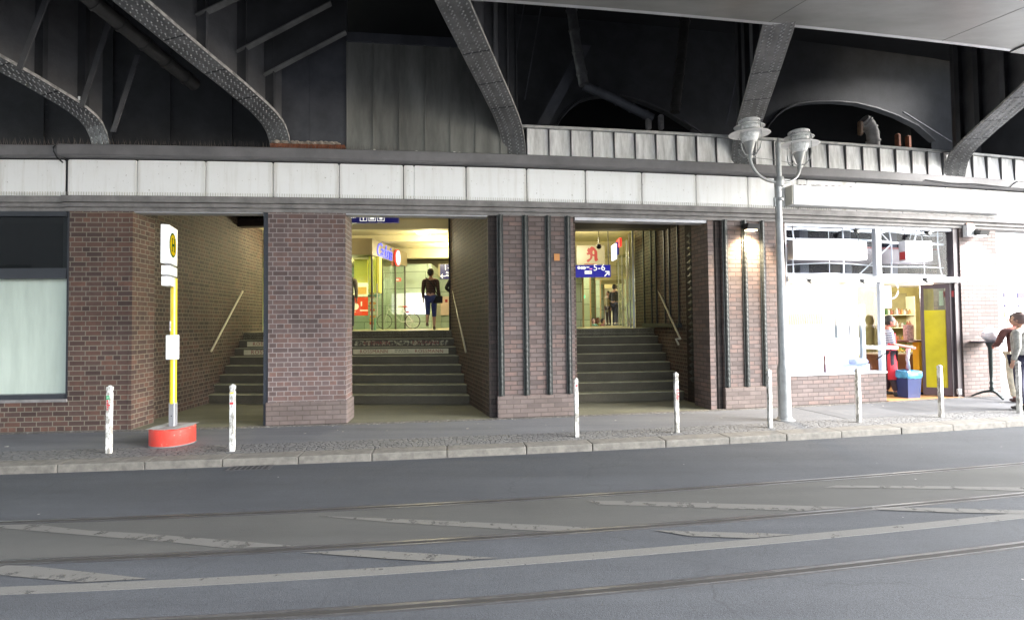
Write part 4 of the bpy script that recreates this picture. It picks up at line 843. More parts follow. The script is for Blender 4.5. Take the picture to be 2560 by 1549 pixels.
# white round sign over the doorway, drop shelf at the window
g=thing('white_awning_board','blank bright white board with rounded edge hanging in the doorway top','sign board',FW((9.6,-.3,2.1)))
m=MB(); s0=sd(2118,700,-.3); s1=sd(2142,700,-.3); m.bevbox(s0,s1+.05,-.35,-.3,2.0,2.5,b=.02); m.build('board',emis('glowing_white',(1,1,1),1.5),g,w=FW); m=MB(); sc=sd(2148,685,-.3); m.tube([(sc+.17*math.sin(a/10*math.pi),-.32,2.42-.2*math.cos(a/10*math.pi)) for a in range(11)],.018,6); m.build('neon_loop',emis('glowing_white',(1,1,1),1.5),g,w=FW)
g=thing('fold_shelf','white fold-out shelf sticking out of the window beside the doorway','shelf',FW((9.2,.2,1.1))); s0=sd(2095,825,.12); s1=sd(2147,828,.12); MB().box(s0,s1,-.05,.25,1.13,1.19).build('board',WHT,g,w=FW); MB().tube([(s1-.1,.2,1.13),(s1-.25,-.03,.9)],.012,6).build('brace',BLK,g,w=FW)
# waste bin with blue liner
bx=thing('waste_bin','square dark blue waste bin with a lighter blue liner in the doorway','waste bin',FW((sd(2186,900,-.3),-.35,0)))
c=bx['_abs']; m=MB(); hw=.2
def fr(hw,z,j=0.): return [(-hw+random.uniform(-j,j),-hw,z),(hw+random.uniform(-j,j),-hw,z+random.uniform(-j,j)),(hw,hw,z),(-hw,hw,z+random.uniform(-j,j))]
m.hexa(fr(.165,.0),fr(.195,.56)); LB(m,'bin_body',mat('navy_plastic',(.025,.04,.14),rough=.4),bx)
m=MB()
R_=[]
for z,hh in ((.44,.205),(.5,.212),(.56,.205),(.6,.2),(.61,.17),(.5,.16)): R_.append([( (hh+random.uniform(-.006,.006))*x,(hh+random.uniform(-.006,.006))*y,z+random.uniform(-.012,.012)) for x,y in [(math.copysign(min(1,abs(math.cos(t))*1.35),math.cos(t)),math.copysign(min(1,abs(math.sin(t))*1.35),math.sin(t))) for t in [i/24*2*math.pi for i in range(24)]]])
vs=[p for r in R_ for p in r]; fs=[(i*24+k,i*24+(k+1)%24,(i+1)*24+(k+1)%24,(i+1)*24+k) for i in range(len(R_)-1) for k in range(24)]
m.add(vs,fs); LB(m,'bin_liner',mat('blue_liner',(.06,.25,.42),rough=.3,var=.4,vs=12),bx); bx.rotation_euler.z=fang(10)
# ---------------------------------------------------------------- bright neighbouring front at the right edge
nb=thing('corner_kiosk_front','overexposed white kiosk front with small menu pictures at the right edge','kiosk',FW((14,0,0)))
MB().box(12.52,20,-.5,-.4,0,3.785,seg=.8).build('white_front',emis('kiosk_white',(1,1,1),1.3),nb,w=FW)  # front glows by itself to read as overexposed
def pic(x0,x1,y0,y1,c,nm):
    s0,z1=atd(x0,y0,-.38); s1,z0=atd(x1,y1,-.38); MB().box(s0,s1,-.4,-.385,z0,z1).build(nm,c,nb,w=FW)
NAVY=mat('navy_print',(.04,.03,.12)); AMB=mat('amber_print',(.75,.4,.05),var=.5,vs=9); BRN=mat('brown_print',(.3,.2,.15),var=.6,vs=12)
pic(2416,2420,704,715,NAVY,'menu_picture'); pic(2449,2470,704,716,NAVY,'menu_picture'); pic(2418,2423,732,738,NAVY,'menu_picture'); pic(2452,2470,732,737,NAVY,'menu_picture'); pic(2417,2424,750,762,AMB,'menu_picture'); pic(2456,2470,749,758,AMB,'menu_picture'); pic(2425,2432,765,778,BRN,'menu_picture')
# counter sill of that kiosk
MB().box(12.52,20,-.4,-.1,0,.95,seg=.8).build('kiosk_counter',mat('pale_blue_counter',(.55,.6,.7)),nb,w=FW)
# ---------------------------------------------------------------- wall lamps
def walllamp(s,z,lab,on,warm):
    g=thing('wall_lamp',lab,'wall lamp',FW((s,.12,z)),'floodlights under the ledge')
    m=MB(); m.hexa([(s-.10,.05,z+.06),(s+.10,.05,z+.06),(s+.10,.05,z-.06),(s-.10,.05,z-.06)],[(s-.13,.26,z+.02),(s+.13,.26,z+.02),(s+.13,.22,z-.09),(s-.13,.22,z-.09)]); m.build('housing',mat('dark_lamp_body',(.03,.03,.03),rough=.4),g,w=FW)
    MB().tube([(s,.0,z+.07),(s,.12,z+.05)],.014,6).build('bracket',DFR,g,w=FW)
    MB().box(s-.10,s+.10,.10,.21,z-.1,z-.085).build('lens',emis('lamp_warm' if warm else 'lamp_cool',(1,.8,.5) if warm else (1,.95,.95),25.),g,w=FW)
    l=bpy.data.lights.new('lamp','SPOT'); l.energy=on; l.color=(1,.78,.5) if warm else (.95,.93,1); l.spot_size=2.3; l.spot_blend=.9; l.shadow_soft_size=.05
    o=bpy.data.objects.new('lamp_glow',l); COL.objects.link(o); p=FW((s,.24,z-.13)); t=FW((s,.02,z-1.2)); o.location=p; o.rotation_euler=(Vector(t)-Vector(p)).to_track_quat('-Z','Y').to_euler()
walllamp(sd(1803,545,.1),3.66,'glowing wall floodlight between the ribs of the pier left of the lamp post',85,True)
walllamp(sd(2352,545,.1),3.68,'wall floodlight over the pale brick pier right of the shop door',60,False)
g=thing('junction_box','white box under the ledge at the top of the right brick pier','junction box',FW((11.7,.05,3.3))); s0,z1=atd(2321,541,.05); s1,z0=atd(2341,570,.05); MB().bevbox(s0,s1,.0,.1,z0,z1,b=.01).build('cover',WHT,g,w=FW); MB().box(s0+.02,s1-.02,.02,.08,z1,z1+.04).build('cable_entry',mat('pink_gland',(.5,.3,.25)),g,w=FW)
g=thing('socket_box','small grey socket box low on the pier edge by the open door','socket',FW((11.42,0,.8))); s0,z1=atd(2301,935,.0); s1,z0=atd(2309,947,.0); MB().bevbox(s0,s1,-.0,.05,z0,z1,b=.006).build('cover',mat('pale_grey',(.6,.6,.6)),g,w=FW)
# long blank white sign box on the fascia over the shop
s0,z1=atd(1909,460,.25); s1,z0=atd(2245,507,.25)
g=thing('fascia_sign_box','long blank white sign box mounted on the fascia over the shop','sign box',FW((9,.2,z0)))
MB().bevbox(s0,s1+2.2,.04,.25,4.10,4.50,b=.012).build('box_face',WHT,g,w=FW); MB().box(s0-.025,s0-.003,.05,.24,4.11,4.49).build('end_cap',mat('cream_cap',(.5,.48,.42)),g,w=FW)
m=MB()
for i in range(16): q=s0+.1+random.random()*2.8; m.ell((q,.245,4.503+random.uniform(0,.012)),(random.uniform(.02,.08),.015,.008),6)
tag(m.build('grime',mat('grime',(.2,.15,.15),var=.5,vs=20),g,w=FW),kind='stuff')
# ---------------------------------------------------------------- railway bridge
br=thing('railway_bridge','dark riveted steel railway bridge with haunched girders over the street','railway bridge',(0,0,0))
def RF(mb,name,mats,parent=br): return mb.build(name,mats,parent,w=FW)
SK=-.45
PROF=[(-.02,4.93),(.02,5.10),(.08,5.24),(.17,5.34),(.3,5.42),(.45,5.485),(.65,5.55),(.9,5.63),(1.2,5.71),(1.5,5.79),(1.8,5.88),(2.1,5.97),(2.4,6.06),(2.75,6.18),(3.3,6.34)]
WN=Vector((1,-SK)).normalized()    # across the flange, in facade coordinates (s,d)
FLM=mat('weathered_flange_steel',(.17,.17,.168),rough=.5,metal=.2,var=.3,vs=3,bump=.3,bs=40)
RIV=mat('worn_rivet_steel',(.31,.31,.31),rough=.35,metal=.2,var=.5,vs=20)
EDG=mat('worn_edge_steel',(.34,.335,.32),rough=.5,var=.5,vs=14)
def girder(s0,wd=.44,lab=None,prof=PROF,dz=0.):
    S=lambda d: s0+SK*d
    hw=wd/2; th=.03
    m=MB(); vs=[];fs=[]; n=len(prof)
    for d,z in prof:
        z+=dz
        for q in (-hw,hw): vs+=[(S(d)+WN.x*q,d+WN.y*q*1.0,z),(S(d)+WN.x*q,d+WN.y*q,z+th)]
    for i in range(n-1):
        a=4*i;b=a+4
        fs+=[(a,a+2,b+2,b),(a+1,b+1,b+3,a+3),(a,b,b+1,a+1),(a+2,a+3,b+3,b+2)]
    fs+=[(0,1,3,2),(4*n-4,4*n-2,4*n-1,4*n-3)]
    m.add(vs,fs)
    # rivets in four rows along the soffit, splice lines
    pts=[Vector((d,z+dz)) for d,z in prof]; acc=0.; step=.062; nxt=.04; k=0
    for i in range(n-1):
        seg=(pts[i+1]-pts[i]); l=seg.length; t=seg/l
        while nxt<acc+l:
            p=pts[i]+t*(nxt-acc); 
            for q in (-.80,-.40,-.26,.26,.40,.80):
                if (abs(q)>.7 and k%2) : pass
                off=.5*step*(1 if abs(abs(q)-.40)<.01 else 0)
                pp=p+t*off; s_=S(pp.x)+WN.x*q*hw; d_=pp.x+WN.y*q*hw
                # low dome pointing down
                c=Vector((s_,d_,pp.y)); nn=Vector((0,t.y,-t.x)); aa=Vector((WN.x,WN.y,0)); bb=Vector((0,t.x,t.y)); r=.016
                ring=[c+aa*r*math.cos(j*math.pi/3)+bb*r*math.sin(j*math.pi/3)+nn*.001 for j in range(6)]; ring2=[c+aa*r*.6*math.cos(j*math.pi/3)+bb*r*.6*math.sin(j*math.pi/3)+nn*.012 for j in range(6)]
                m.add([tuple(x) for x in ring+ring2],[(j,(j+1)%6,6+(j+1)%6,6+j) for j in range(6)]+[(6,7,8,9,10,11)],1)
            nxt+=step; k+=1
        acc+=l
    g=RF(m,'girder',[FLM,RIV])
    g['label']=lab
    m=MB()
    for i in range(n-1):
        for q in (-hw,hw):
            a,b=prof[i],prof[i+1]; o_=.004 if q>0 else -.004
            m.hexa([(S(a[0])+WN.x*q,a[0]+WN.y*q,a[1]+dz+.001),(S(b[0])+WN.x*q,b[0]+WN.y*q,b[1]+dz+.001),(S(b[0])+WN.x*q,b[0]+WN.y*q,b[1]+dz+.05),(S(a[0])+WN.x*q,a[0]+WN.y*q,a[1]+dz+.05)],[(S(a[0])+WN.x*q+o_,a[0]+WN.y*q,a[1]+dz+.001),(S(b[0])+WN.x*q+o_,b[0]+WN.y*q,b[1]+dz+.001),(S(b[0])+WN.x*q+o_,b[0]+WN.y*q,b[1]+dz+.05),(S(a[0])+WN.x*q+o_,a[0]+WN.y*q,a[1]+dz+.05)])
    RF(m,'flange_edge',EDG,g)
    # splice cover plates
    for j in (6,8,10):
        m=MB()
        d,z=prof[j]; d2,z2=prof[j+1]; f=.06; a=(S(d)-WN.x*hw*.98,d-WN.y*hw*.98); b=(S(d)+WN.x*hw*.98,d+WN.y*hw*.98)
        m.hexa([(a[0],a[1],z+dz-.004),(b[0],b[1],z+dz-.004),(b[0],b[1]+.02,z+dz+.001),(a[0],a[1]+.02,z+dz+.001)],[(a[0],a[1],z+dz+.01),(b[0],b[1],z+dz+.01),(b[0],b[1]+.02,z+dz+.012),(a[0],a[1]+.02,z+dz+.012)])
        RF(m,'splice_strip',STD,g)
    # web plate up to the deck
    m=MB(); P=[(d,z+dz+th) for d,z in prof]; vs=[];fs=[]
    for d,z in P:
        for q in (-.012,.012): vs+=[(S(d)+q,d,z),(S(d)+q,d,8.6)]
    for i in range(n-1):
        a=4*i;b=a+4; fs+=[(a,b,b+1,a+1),(a+2,a+3,b+3,b+2),(a,a+2,b+2,b),(a+1,b+1,b+3,a+3)]
    fs+=[(0,1,3,2),(4*n-4,4*n-2,4*n-1,4*n-3)]; m.add(vs,fs); RF(m,'web_plate',STL,g)
    for d in (.32,.85,1.5,2.3):
        z=np.interp(d,[p[0] for p in prof],[p[1] for p in prof])+dz+th
        for sg in (-1,1):
            m=MB(); m.box(S(d)+.013*sg,S(d)+sg*.15,d-.008,d+.008,z,8.6); m.box(S(d)+sg*.15,S(d)+sg*.165,d-.045,d+.045,z,8.6)
            RF(m,'stiffener',STD if d<1 else STL,g)
    return g
gs=[girder(-6.04,lab='leftmost haunched girder, cut by the left edge of the picture'),girder(-3.0,lab='long girder running up to the left above the bus stop'),girder(1.24,lab='girder above the ribbed pier in the middle'),girder(5.98,lab='girder landing behind the street lamp'),girder(11.35,lab='girder at the right edge of the picture')]

# knee braces between the second and third girder
KN=[(.35,(650,182),(833,78)),(.85,(592,127),(797,8)),(1.5,(497,40),(600,-20))]
for d,a,b in KN:
    m=MB(); s0,z0=atd(a[0],a[1],d); s1,z1=atd(b[0],b[1],d); s0=-3.0+SK*d+.02
    m.prism([(s0,z0),(s1,z1),(s1,8.6),(s0,8.6)],d-.01,d+.01,'y',0)
    m.hexa([(s0,d-.05,z0),(s1,d-.05,z1),(s1,d+.07,z1),(s0,d+.07,z0)],[(s0,d-.05,z0-.02),(s1,d-.05,z1-.02),(s1,d+.07,z1-.02),(s0,d+.07,z0-.02)],1)
    RF(m,'knee_brace',[STD,FLM])
# braces on the far left
for (x0,y0),(x1,y1),d in (((32,165),(120,-60),1.6),((185,255),(262,20),.7),((262,315),(322,130),.3)):
    m=MB(); s0,z0=atd(x0,y0,d); s1,z1=atd(x1,y1,d); m.hexa([(s0,d-.05,z0),(s0+.08,d-.05,z0),(s1+.08,d-.05,z1),(s1,d-.05,z1)],[(s0,d-.03,z0),(s0+.08,d-.03,z0),(s1+.08,d-.03,z1),(s1,d-.03,z1)]); RF(m,'brace',STL)
m=MB()
for x,y,d in ((190,237,.66),(636,240,.3)): s0,z0=atd(x,y,d); m.box(s0-.01,s0+.02,d+.0,d+.01,z0-.03,z0+.03)
RF(m,'white_tag',WHT)
# deck above, back wall, arched plates beyond
RF(MB().box(-22,13.4,-6,9.3,8.6,8.8,seg=1.),'deck',BLK); RF(MB().box(13.41,30,-6,.3,8.6,8.8,seg=1.),'deck',BLK)
RF(MB().box(-3.0,34,-3.6,-3.5,4.6,8.6,seg=1.),'rear_wall',BLK)
def arch(pts,s0,s1,d=-1.5,lab=None):
    P=[atd(x,y,d) for x,y in pts]; m=MB(); top=8.6
    n=len(P)
    for i in range(n-1):
        (a,za),(b,zb)=P[i],P[i+1]
        m.hexa([(a,d-.01,za),(b,d-.01,zb),(b,d-.01,top),(a,d-.01,top)],[(a,d+.01,za),(b,d+.01,zb),(b,d+.01,top),(a,d+.01,top)])
    if s0<P[0][0]: m.box(s0,P[0][0],d-.01,d+.01,4.9,top)
    if s1>P[-1][0]: m.box(P[-1][0],s1,d-.01,d+.01,4.9,top)
    o=RF(m,'arched_plate',STD); m=MB()
    for i in range(n-1):
        (a,za),(b,zb)=P[i],P[i+1]; m.hexa([(a,d-.04,za-.03),(b,d-.04,zb-.03),(b,d-.04,zb),(a,d-.04,za)],[(a,d+.12,za-.03),(b,d+.12,zb-.03),(b,d+.12,zb),(a,d+.12,za)])
    for i in range(60):
        f=i/59*(n-1); j=min(int(f),n-2); f-=j; a=P[j][0]+(P[j+1][0]-P[j][0])*f; z=P[j][1]+(P[j+1][1]-P[j][1])*f; m.ell((a,d+.012,z+.06),(.012,.012,.012),5)
    RF(m,'arch_flange',STL,o)
arch([(1337,310),(1350,285),(1370,262),(1395,244),(1420,236),(1460,232),(1500,236),(1545,248),(1600,272),(1660,310)],1.5,6.1)
arch([(1832,330),(1845,302),(1862,282),(1885,264),(1915,252),(1950,247),(2000,246),(2050,250),(2100,262),(2150,280),(2200,305),(2240,340)],6.1,22.0)
# inclined plate at the left of arch one, diagonal ties
for (x0,y0),(x1,y1),w_ in (((1292,300),(1395,110),.25),((1745,300),(1800,60),.02),((1240,135),(1262,0),.02),((1262,240),(1300,20),.02),((1215,120),(1235,0),.03),((1700,330),(1640,290),.06),((2290,345),(2170,270),.06)):
    m=MB(); d=-.9; s0,z0=atd(x0,y0,d); s1,z1=atd(x1,y1,d); m.hexa([(s0,d,z0),(s0+w_,d,z0),(s1+w_,d,z1),(s1,d,z1)],[(s0,d+.03,z0),(s0+w_,d+.03,z0),(s1+w_,d+.03,z1),(s1,d+.03,z1)]); RF(m,'diagonal_tie',STB)
def ppath(P,r,name,lab,mt,col):
    m=MB(); pts=[Vector(FW((s,d,z))) for (s,z),d in P]
    m.tube(pts,r,12); 
    for a,b in zip(pts,pts[1:]):
        n=max(1,int((b-a).length/.32)); t=(b-a).normalized()
        for i in range(n): c=a.lerp(b,(i+.5)/n); m.tube([c-t*.02,c+t*.02],r*1.16,12)
    g=m.build(name,mt,None); tag(g,lab,'pipe',col)
PIM=mat('grey_pipe',(.11,.11,.115),rough=.5,metal=.3,var=.3,vs=4); PDK=mat('dark_pipe',(.04,.038,.036),rough=.5,var=.3,vs=5)
pg='drain pipes under the bridge deck'
ppath([(atd(1372,0,-.6),-.6),(atd(1385,100,-.6),-.6),(atd(1405,205,-.6),-.6)],.105,'drain_pipe','ribbed vertical pipe hanging right of the middle girder',PIM,pg)
ppath([(atd(1405,207,-.7),-.7),(atd(1470,235,-.7),-.7),(atd(1570,285,-.7),-.7)],.09,'drain_pipe','slanting pipe running down behind the first arch',STB,pg)
ppath([(atd(1650,30,-.8),-.8),(atd(1640,130,-.8),-.8),(atd(1624,270,-.8),-.8)],.105,'drain_pipe','ribbed vertical pipe left of the girder behind the street lamp',PDK,pg)
ppath([(inv(*G(195,-20,6.35)[:2])[0:1]+(6.35,),inv(*G(195,-20,6.35)[:2])[1]),(atd(470,205,.3),.3)],.11,'drain_pipe','dark pipe slanting beside the long left girder',PDK,pg)
s,z=atd(2100,325,-.8); ppath([((s-.25,z+.35),-.8),((s-.1,z+.25),-.8),((s,z+.05),-.8),((s+.02,z-.35),-.8)],.13,'drain_pipe','short pale elbow pipe behind the parapet panels right of the lamp',mat('pale_pipe',(.4,.38,.36),var=.3,vs=5),pg)
# brown and rusty bits behind the parapet
zz_=[RUST,mat('brown_bearing',(.2,.12,.07),var=.3,vs=9),mat('grey_bearing',(.2,.19,.19),var=.3,vs=9)]
for x,y,c in ((2160,330,0),(2185,335,0),(2070,300,1),(1560,285,2),(1590,285,2)):
    m=MB(); s,z=atd(x,y,-.7); m.bevbox(s-.06,s+.06,-.75,-.65,z-.25,z+.08,b=.03); RF(m,'bearing_block',zz_[c])
RF(MB().box(14.6,14.64,-3.4,2.7,5.6,8.5),'light_block_plate',STD)  # added plate beyond the view, keeps light from the right off the steelwork
# big glossy soffit slab of the neighbouring deck edge
sf=thing('concrete_deck_edge','smooth grey soffit with panel joints filling the top right corner','bridge deck',FW((8,3.5,6.15)))
SOFM=mat('satin_grey_soffit',(.17,.168,.16),rough=.28,var=.25,vs=.8,stretch=(.5,2.,1),bump=.05,bs=3,spec=.6)
def so(mb,name,mt=SOFM,p=sf): return mb.build(name,mt,p,w=FW)
zS=6.15; dS=2.68
for a,b,z in ((-16,9.0,0.),(9.01,13.2,-.025)): so(MB().box(a,b,dS-(.0 if z==0 else .05),9.3,zS+z,8.55,seg=1.),'soffit_panel')
so(MB().box(-16,13.25,dS-.06,dS-.002,zS+.0,zS+.04,seg=1.),'edge_strip',LFR)
m=MB(); 
for q in (4.6,7.6,10.5): m.hexa([(q,dS,zS-.003),(q+.005,dS,zS-.003),(q+1.6,8.2,zS-.003),(q+1.595,8.2,zS-.003)],[(q,dS,zS+.01),(q+.005,dS,zS+.01),(q+1.6,8.2,zS+.01),(q+1.588,8.2,zS+.01)])
m.box(-16,13.2,3.75,3.758,zS-.003,zS+.01,seg=1.); m.box(6.,13.2,3.95,3.965,zS-.003,zS+.01,seg=1.); so(m,'panel_joint',mat('joint_grey',(.05,.05,.05)))
# ---------------------------------------------------------------- street furniture
def bollmat(i,marks):
    m,t,b=nt('flaking_white_bollard_%d'%i); tc=N(t,'ShaderNodeTexCoord'); mp=N(t,'ShaderNodeMapping'); mp.inputs['Scale'].default_value=(1,1,.45); mp.inputs['Location'].default_value=(i*3.1,i,0); L(t,tc.outputs['Object'],mp.inputs[0])
    n=N(t,'ShaderNodeTexNoise',Scale=17.,Detail=7.,Roughness=.75); L(t,mp.outputs[0],n.inputs['Vector']); r=ramp(t,n.outputs['Fac'],[(.46,(.62,.62,.6)),(.53,(.3,.29,.26)),(.64,(.14,.135,.12))])
    L(t,r.outputs[0],b.inputs['Base Color']); b.inputs['Roughness'].default_value=.6
    bp=N(t,'ShaderNodeBump',Strength=.6,Distance=.004); L(t,n.outputs['Fac'],bp.inputs['Height']); L(t,bp.outputs[0],b.inputs['Normal']); return m
BT=[(262,1090,927,'leftmost white bollard with green and red paint smears, left of the bus stop'),(559,1085,924,'white bollard with a small yellow mark right of the bus stop base'),(1388,1050,908,'white bollard with a red dot on top before the left edge of the right stairs'),(1629,1040,895,'white bollard with red scrawl before the right end of the right stairs'),(1853,1028,888,'flaking white bollard just left of the street lamp foot'),(2067,1015,885,'white bollard in front of the snack shop window'),(2265,1003,877,'white bollard in front of the yellow shop door'),(2453,993,868,'white bollard at the right edge before the standing men')]
PG=mat('green_smear',(.03,.35,.15),var=.4,vs=30); PR=mat('red_smear',(.6,.04,.05),var=.3,vs=30); PY=mat('yellow_smear',(.8,.6,.05))
for i,(x,yb,yt,lab) in enumerate(BT):
    p=G(x,yb,0.001); h=atY(x,yt,p[1])[2]
    g=thing('bollard',lab,'bollard',(p[0],p[1],0),'white bollards along the kerb'); bm_=bollmat(i,0)
    m=MB(); w_=.031; m.bevbox(-w_,w_,-w_,w_,0,h-.09,b=.014,seg=2); m.bevbox(-w_*.86,w_*.86,-w_*.86,w_*.86,h-.09,h-.075,b=.003); m.bevbox(-w_*1.05,w_*1.05,-w_*1.05,w_*1.05,h-.075,h-.015,b=.014,seg=2); m.lathe([(w_*.8,h-.016),(w_*.5,h)],(0,0,0),8)
    LB(m,'post',bm_,g)
    m=MB(); f=-w_*1.001
    def patch(z,hh,x0,x1,mi):
        m.box(x0,x1,f-.0025,f+.002,z,z+hh,mi)
    if i==0: 
        for k in range(7): z_=h-.16-k*.03; patch(z_,.02,-.03+random.uniform(0,.02),.0+random.uniform(0,.03),random.choice((0,1)))
    if i==1: patch(h-.13,.02,-.02,.03,2); patch(h-.28,.03,-.02,.03,1)
    if i==2: patch(h-.135,.03,-.012,.015,1)
    if i==3:
        for k in range(8): patch(h-.42+k*.022,.014,-.02+random.uniform(0,.02),.02+random.uniform(0,.015),1)
    if m.v: LB(m,'paint_mark',[PG,PR,PY],g)
    g.rotation_euler=(random.uniform(-.01,.01),random.uniform(-.012,.012),fang(x/200-6)+random.uniform(-.1,.1))
# bus stop
bs=thing('bus_stop_sign','bus stop post with yellow pole, white sign with green H and red round base','bus stop',tuple(G(416,1066,0.)))
zb=.26; r=.3
m=MB(); m.lathe([(r-.01,.0),(r,.02),(r,zb-.015),(r-.02,zb)],(0,0,0),40)
def redm():
    m_,t,b=nt('chipped_red_drum'); tc=N(t,'ShaderNodeTexCoord'); n=N(t,'ShaderNodeTexNoise',Scale=13.,Detail=6.,Roughness=.75); L(t,tc.outputs['Object'],n.inputs['Vector']); rr=ramp(t,n.outputs['Fac'],[(.4,(.62,.045,.03)),(.62,(.5,.06,.045)),(.67,(.5,.3,.24))]); L(t,rr.outputs[0],b.inputs['Base Color']); b.inputs['Roughness'].default_value=.5; return m_
LB(m,'base_drum',redm(),bs)
m=MB(); m.lathe([(r+.004,0),(r+.004,.018)],(0,0,0),40); LB(m,'base_rim',mat('grey_rim',(.14,.14,.14)),bs)
m=MB(); m.lathe([(r-.02,zb+.0005),(r-.02,zb+.003)],(0,0,0),32); LB(m,'drum_top',mat('grey_top',(.3,.27,.26),var=.3,vs=8),bs)
m=MB(); 
for a in (-.24,.12): m.box(a,a+.12,-.25,.25,zb+.0035,zb+.006)
LB(m,'white_stripe',mat('pale_stripe',(.36,.36,.35),var=.2,vs=12),bs)
m=MB(); m.bevbox(-.045,.045,-.04,.04,zb,.62,b=.008); LB(m,'steel_foot',mat('galvanised_steel',(.36,.36,.38),rough=.4,metal=.5,var=.15),bs)
m=MB(); m.ell((0,-.041,.42),(.007,.003,.012),8); LB(m,'bolt_hole',BLK,bs)
m=MB(); m.tube([(0,0,.6),(0,0,2.5)],.046,16); LB(m,'yellow_pole',mat('yellow_pole_paint',(.78,.6,.03),rough=.3,var=.06),bs)
m=MB(); m.tube([(.028,-.03,.62),(.028,-.03,2.5)],.012,8); LB(m,'pole_highlight',mat('pale_yellow_highlight',(.85,.8,.4),rough=.3),bs)  # highlight along the pole, built as a pale strip
m=MB(); m.tube([(-.02,-.043,1.70),(-.02,-.043,1.85)],.012,8); LB(m,'sticker',mat('grey_sticker',(.4,.38,.4),var=.4,vs=30),bs)
WB=mat('white_sign_enamel',(.85,.85,.86),rough=.35,var=.02,emit=.0)
m=MB(); m.bevbox(-.072,.072,-.075,.03,1.27,1.64,b=.008); LB(m,'timetable_box',WB,bs)
# sign boards: long side faces right, so only the narrow edge and a sliver of the face are seen
rot=Matrix.Rotation(math.radians(-72+3),3,'Z')
def sb(z0,z1,nm,dx=0.,t=.05,l=.24):
    m=MB(); m.bevbox(-.12,l-.0,-t,t,z0,z1,b=.01,seg=2)
    o=m.build(nm,WB,None,w=lambda p: tuple(rot@Vector((p[0],p[1],0))+Vector((dx-.045,.0,p[2]))),at=(0,0,0)); o.parent=bs; return o
hd=sb(2.70,3.27,'sign_board',0.0,.055,.34); sb(2.53,2.67,'line_plate',0.0,.055,.3); sb(2.37,2.51,'line_plate',0.0,.055,.29)
GRS=mat('sign_green',(.0,.07,.02),rough=.9,var=.03,spec=.02); YS=mat('sign_yellow',(.55,.39,.0),rough=.9,var=.03,spec=.02)
cx,cz=.145,2.99
def decal(mb,nm,mt,off,parent):
    o=mb.build(nm,mt,None,w=lambda p: tuple(rot@Vector((p[0],-p[1]*0-.055-off,0))*1+Vector((-.045,0,p[2]))) if False else tuple(rot@Vector((p[0],.055+off+p[1],0))+Vector((-.045,0,p[2]))),at=(0,0,0)); o.parent=parent; return o
def disc(r0,y1): return MB().prism([(cx+r0*math.cos(a/32*2*math.pi),cz+r0*math.sin(a/32*2*math.pi)) for a in range(32)],0,y1,'y')
decal(disc(.185,.002),'green_ring',GRS,.0005,hd); decal(disc(.158,.002),'yellow_disc',YS,.003,hd)
hm=MB(); hm.box(cx-.075,cx-.045,0,.002,cz-.1,cz+.1); hm.box(cx+.045,cx+.075,0,.002,cz-.1,cz+.1); hm.box(cx-.045,cx+.045,0,.002,cz-.018,cz+.018)
for a in (-.06,.06):
    for b in (-.1,.09): hm.box(cx+a-.03,cx+a+.03,0,.0021,cz+b,cz+b+.012)
decal(hm,'green_letter',GRS,.0055,hd)
# street lamp
lpz=lambda y: atY(1870,y,8.9)[2]
sl=thing('street_lamp','grey steel street lamp with two glass lanterns on a curved double arm','street lamp',tuple(G(1889,1010,0.)))
GAL=mat('galvanised_pole',(.36,.365,.36),rough=.42,metal=.35,var=.18,vs=5,bump=.1,bs=30)
x0=sl['_abs'][0]
lean=(atY(1868,340,8.9)[0]-x0)/5.0
m=MB(); m.lathe([(.16,0),(.16,.012),(.13,.02),(.12,.05),(.108,.06)],(0,0,0),24); LB(m,'base_flange',GAL,sl)
m=MB(); m.lathe([(.105,.05),(.102,.88),(.099,.92),(.084,.99),(.078,1.05),(.066,2.5),(.058,3.4),(.057,3.41),(.055,4.2)],(0,0,0),24); m.v=[(x+lean*z,y,z) for x,y,z in m.v]; m.lathe([(.048,4.19),(.046,4.9)],(0,0,0),20); m.v=[(x if z<4.19 else x,y,z) for x,y,z in m.v]; LB(m,'lower_pole',GAL,sl)
for i in range(0): pass
ctr=lean*4.3
m=MB(); m.lathe([(.05,4.9),(.052,4.905),(.05,4.93),(.022,4.99),(.005,5.02)],(ctr*0,0,0),16); m.v=[(x+lean*z*0,y,z) for x,y,z in m.v]; LB(m,'pole_cap',GAL,sl)
m=MB(); m.lathe([(.074,4.14),(.08,4.15),(.08,4.3),(.074,4.31)],(0,0,0),20); LB(m,'arm_collar',GAL,sl); m=MB(); m.lathe([(.064,3.88),(.072,3.89),(.072,3.93),(.064,3.94)],(0,0,0),20); LB(m,'arm_collar',GAL,sl); m=MB(); m.bevbox(-.1,-.05,-.02,.02,3.78,3.95,b=.008); LB(m,'cable_box',GAL,sl)
LGL=mat('ribbed_lantern_glass',(.86,.88,.85),rough=.2,var=.3,vs=20)
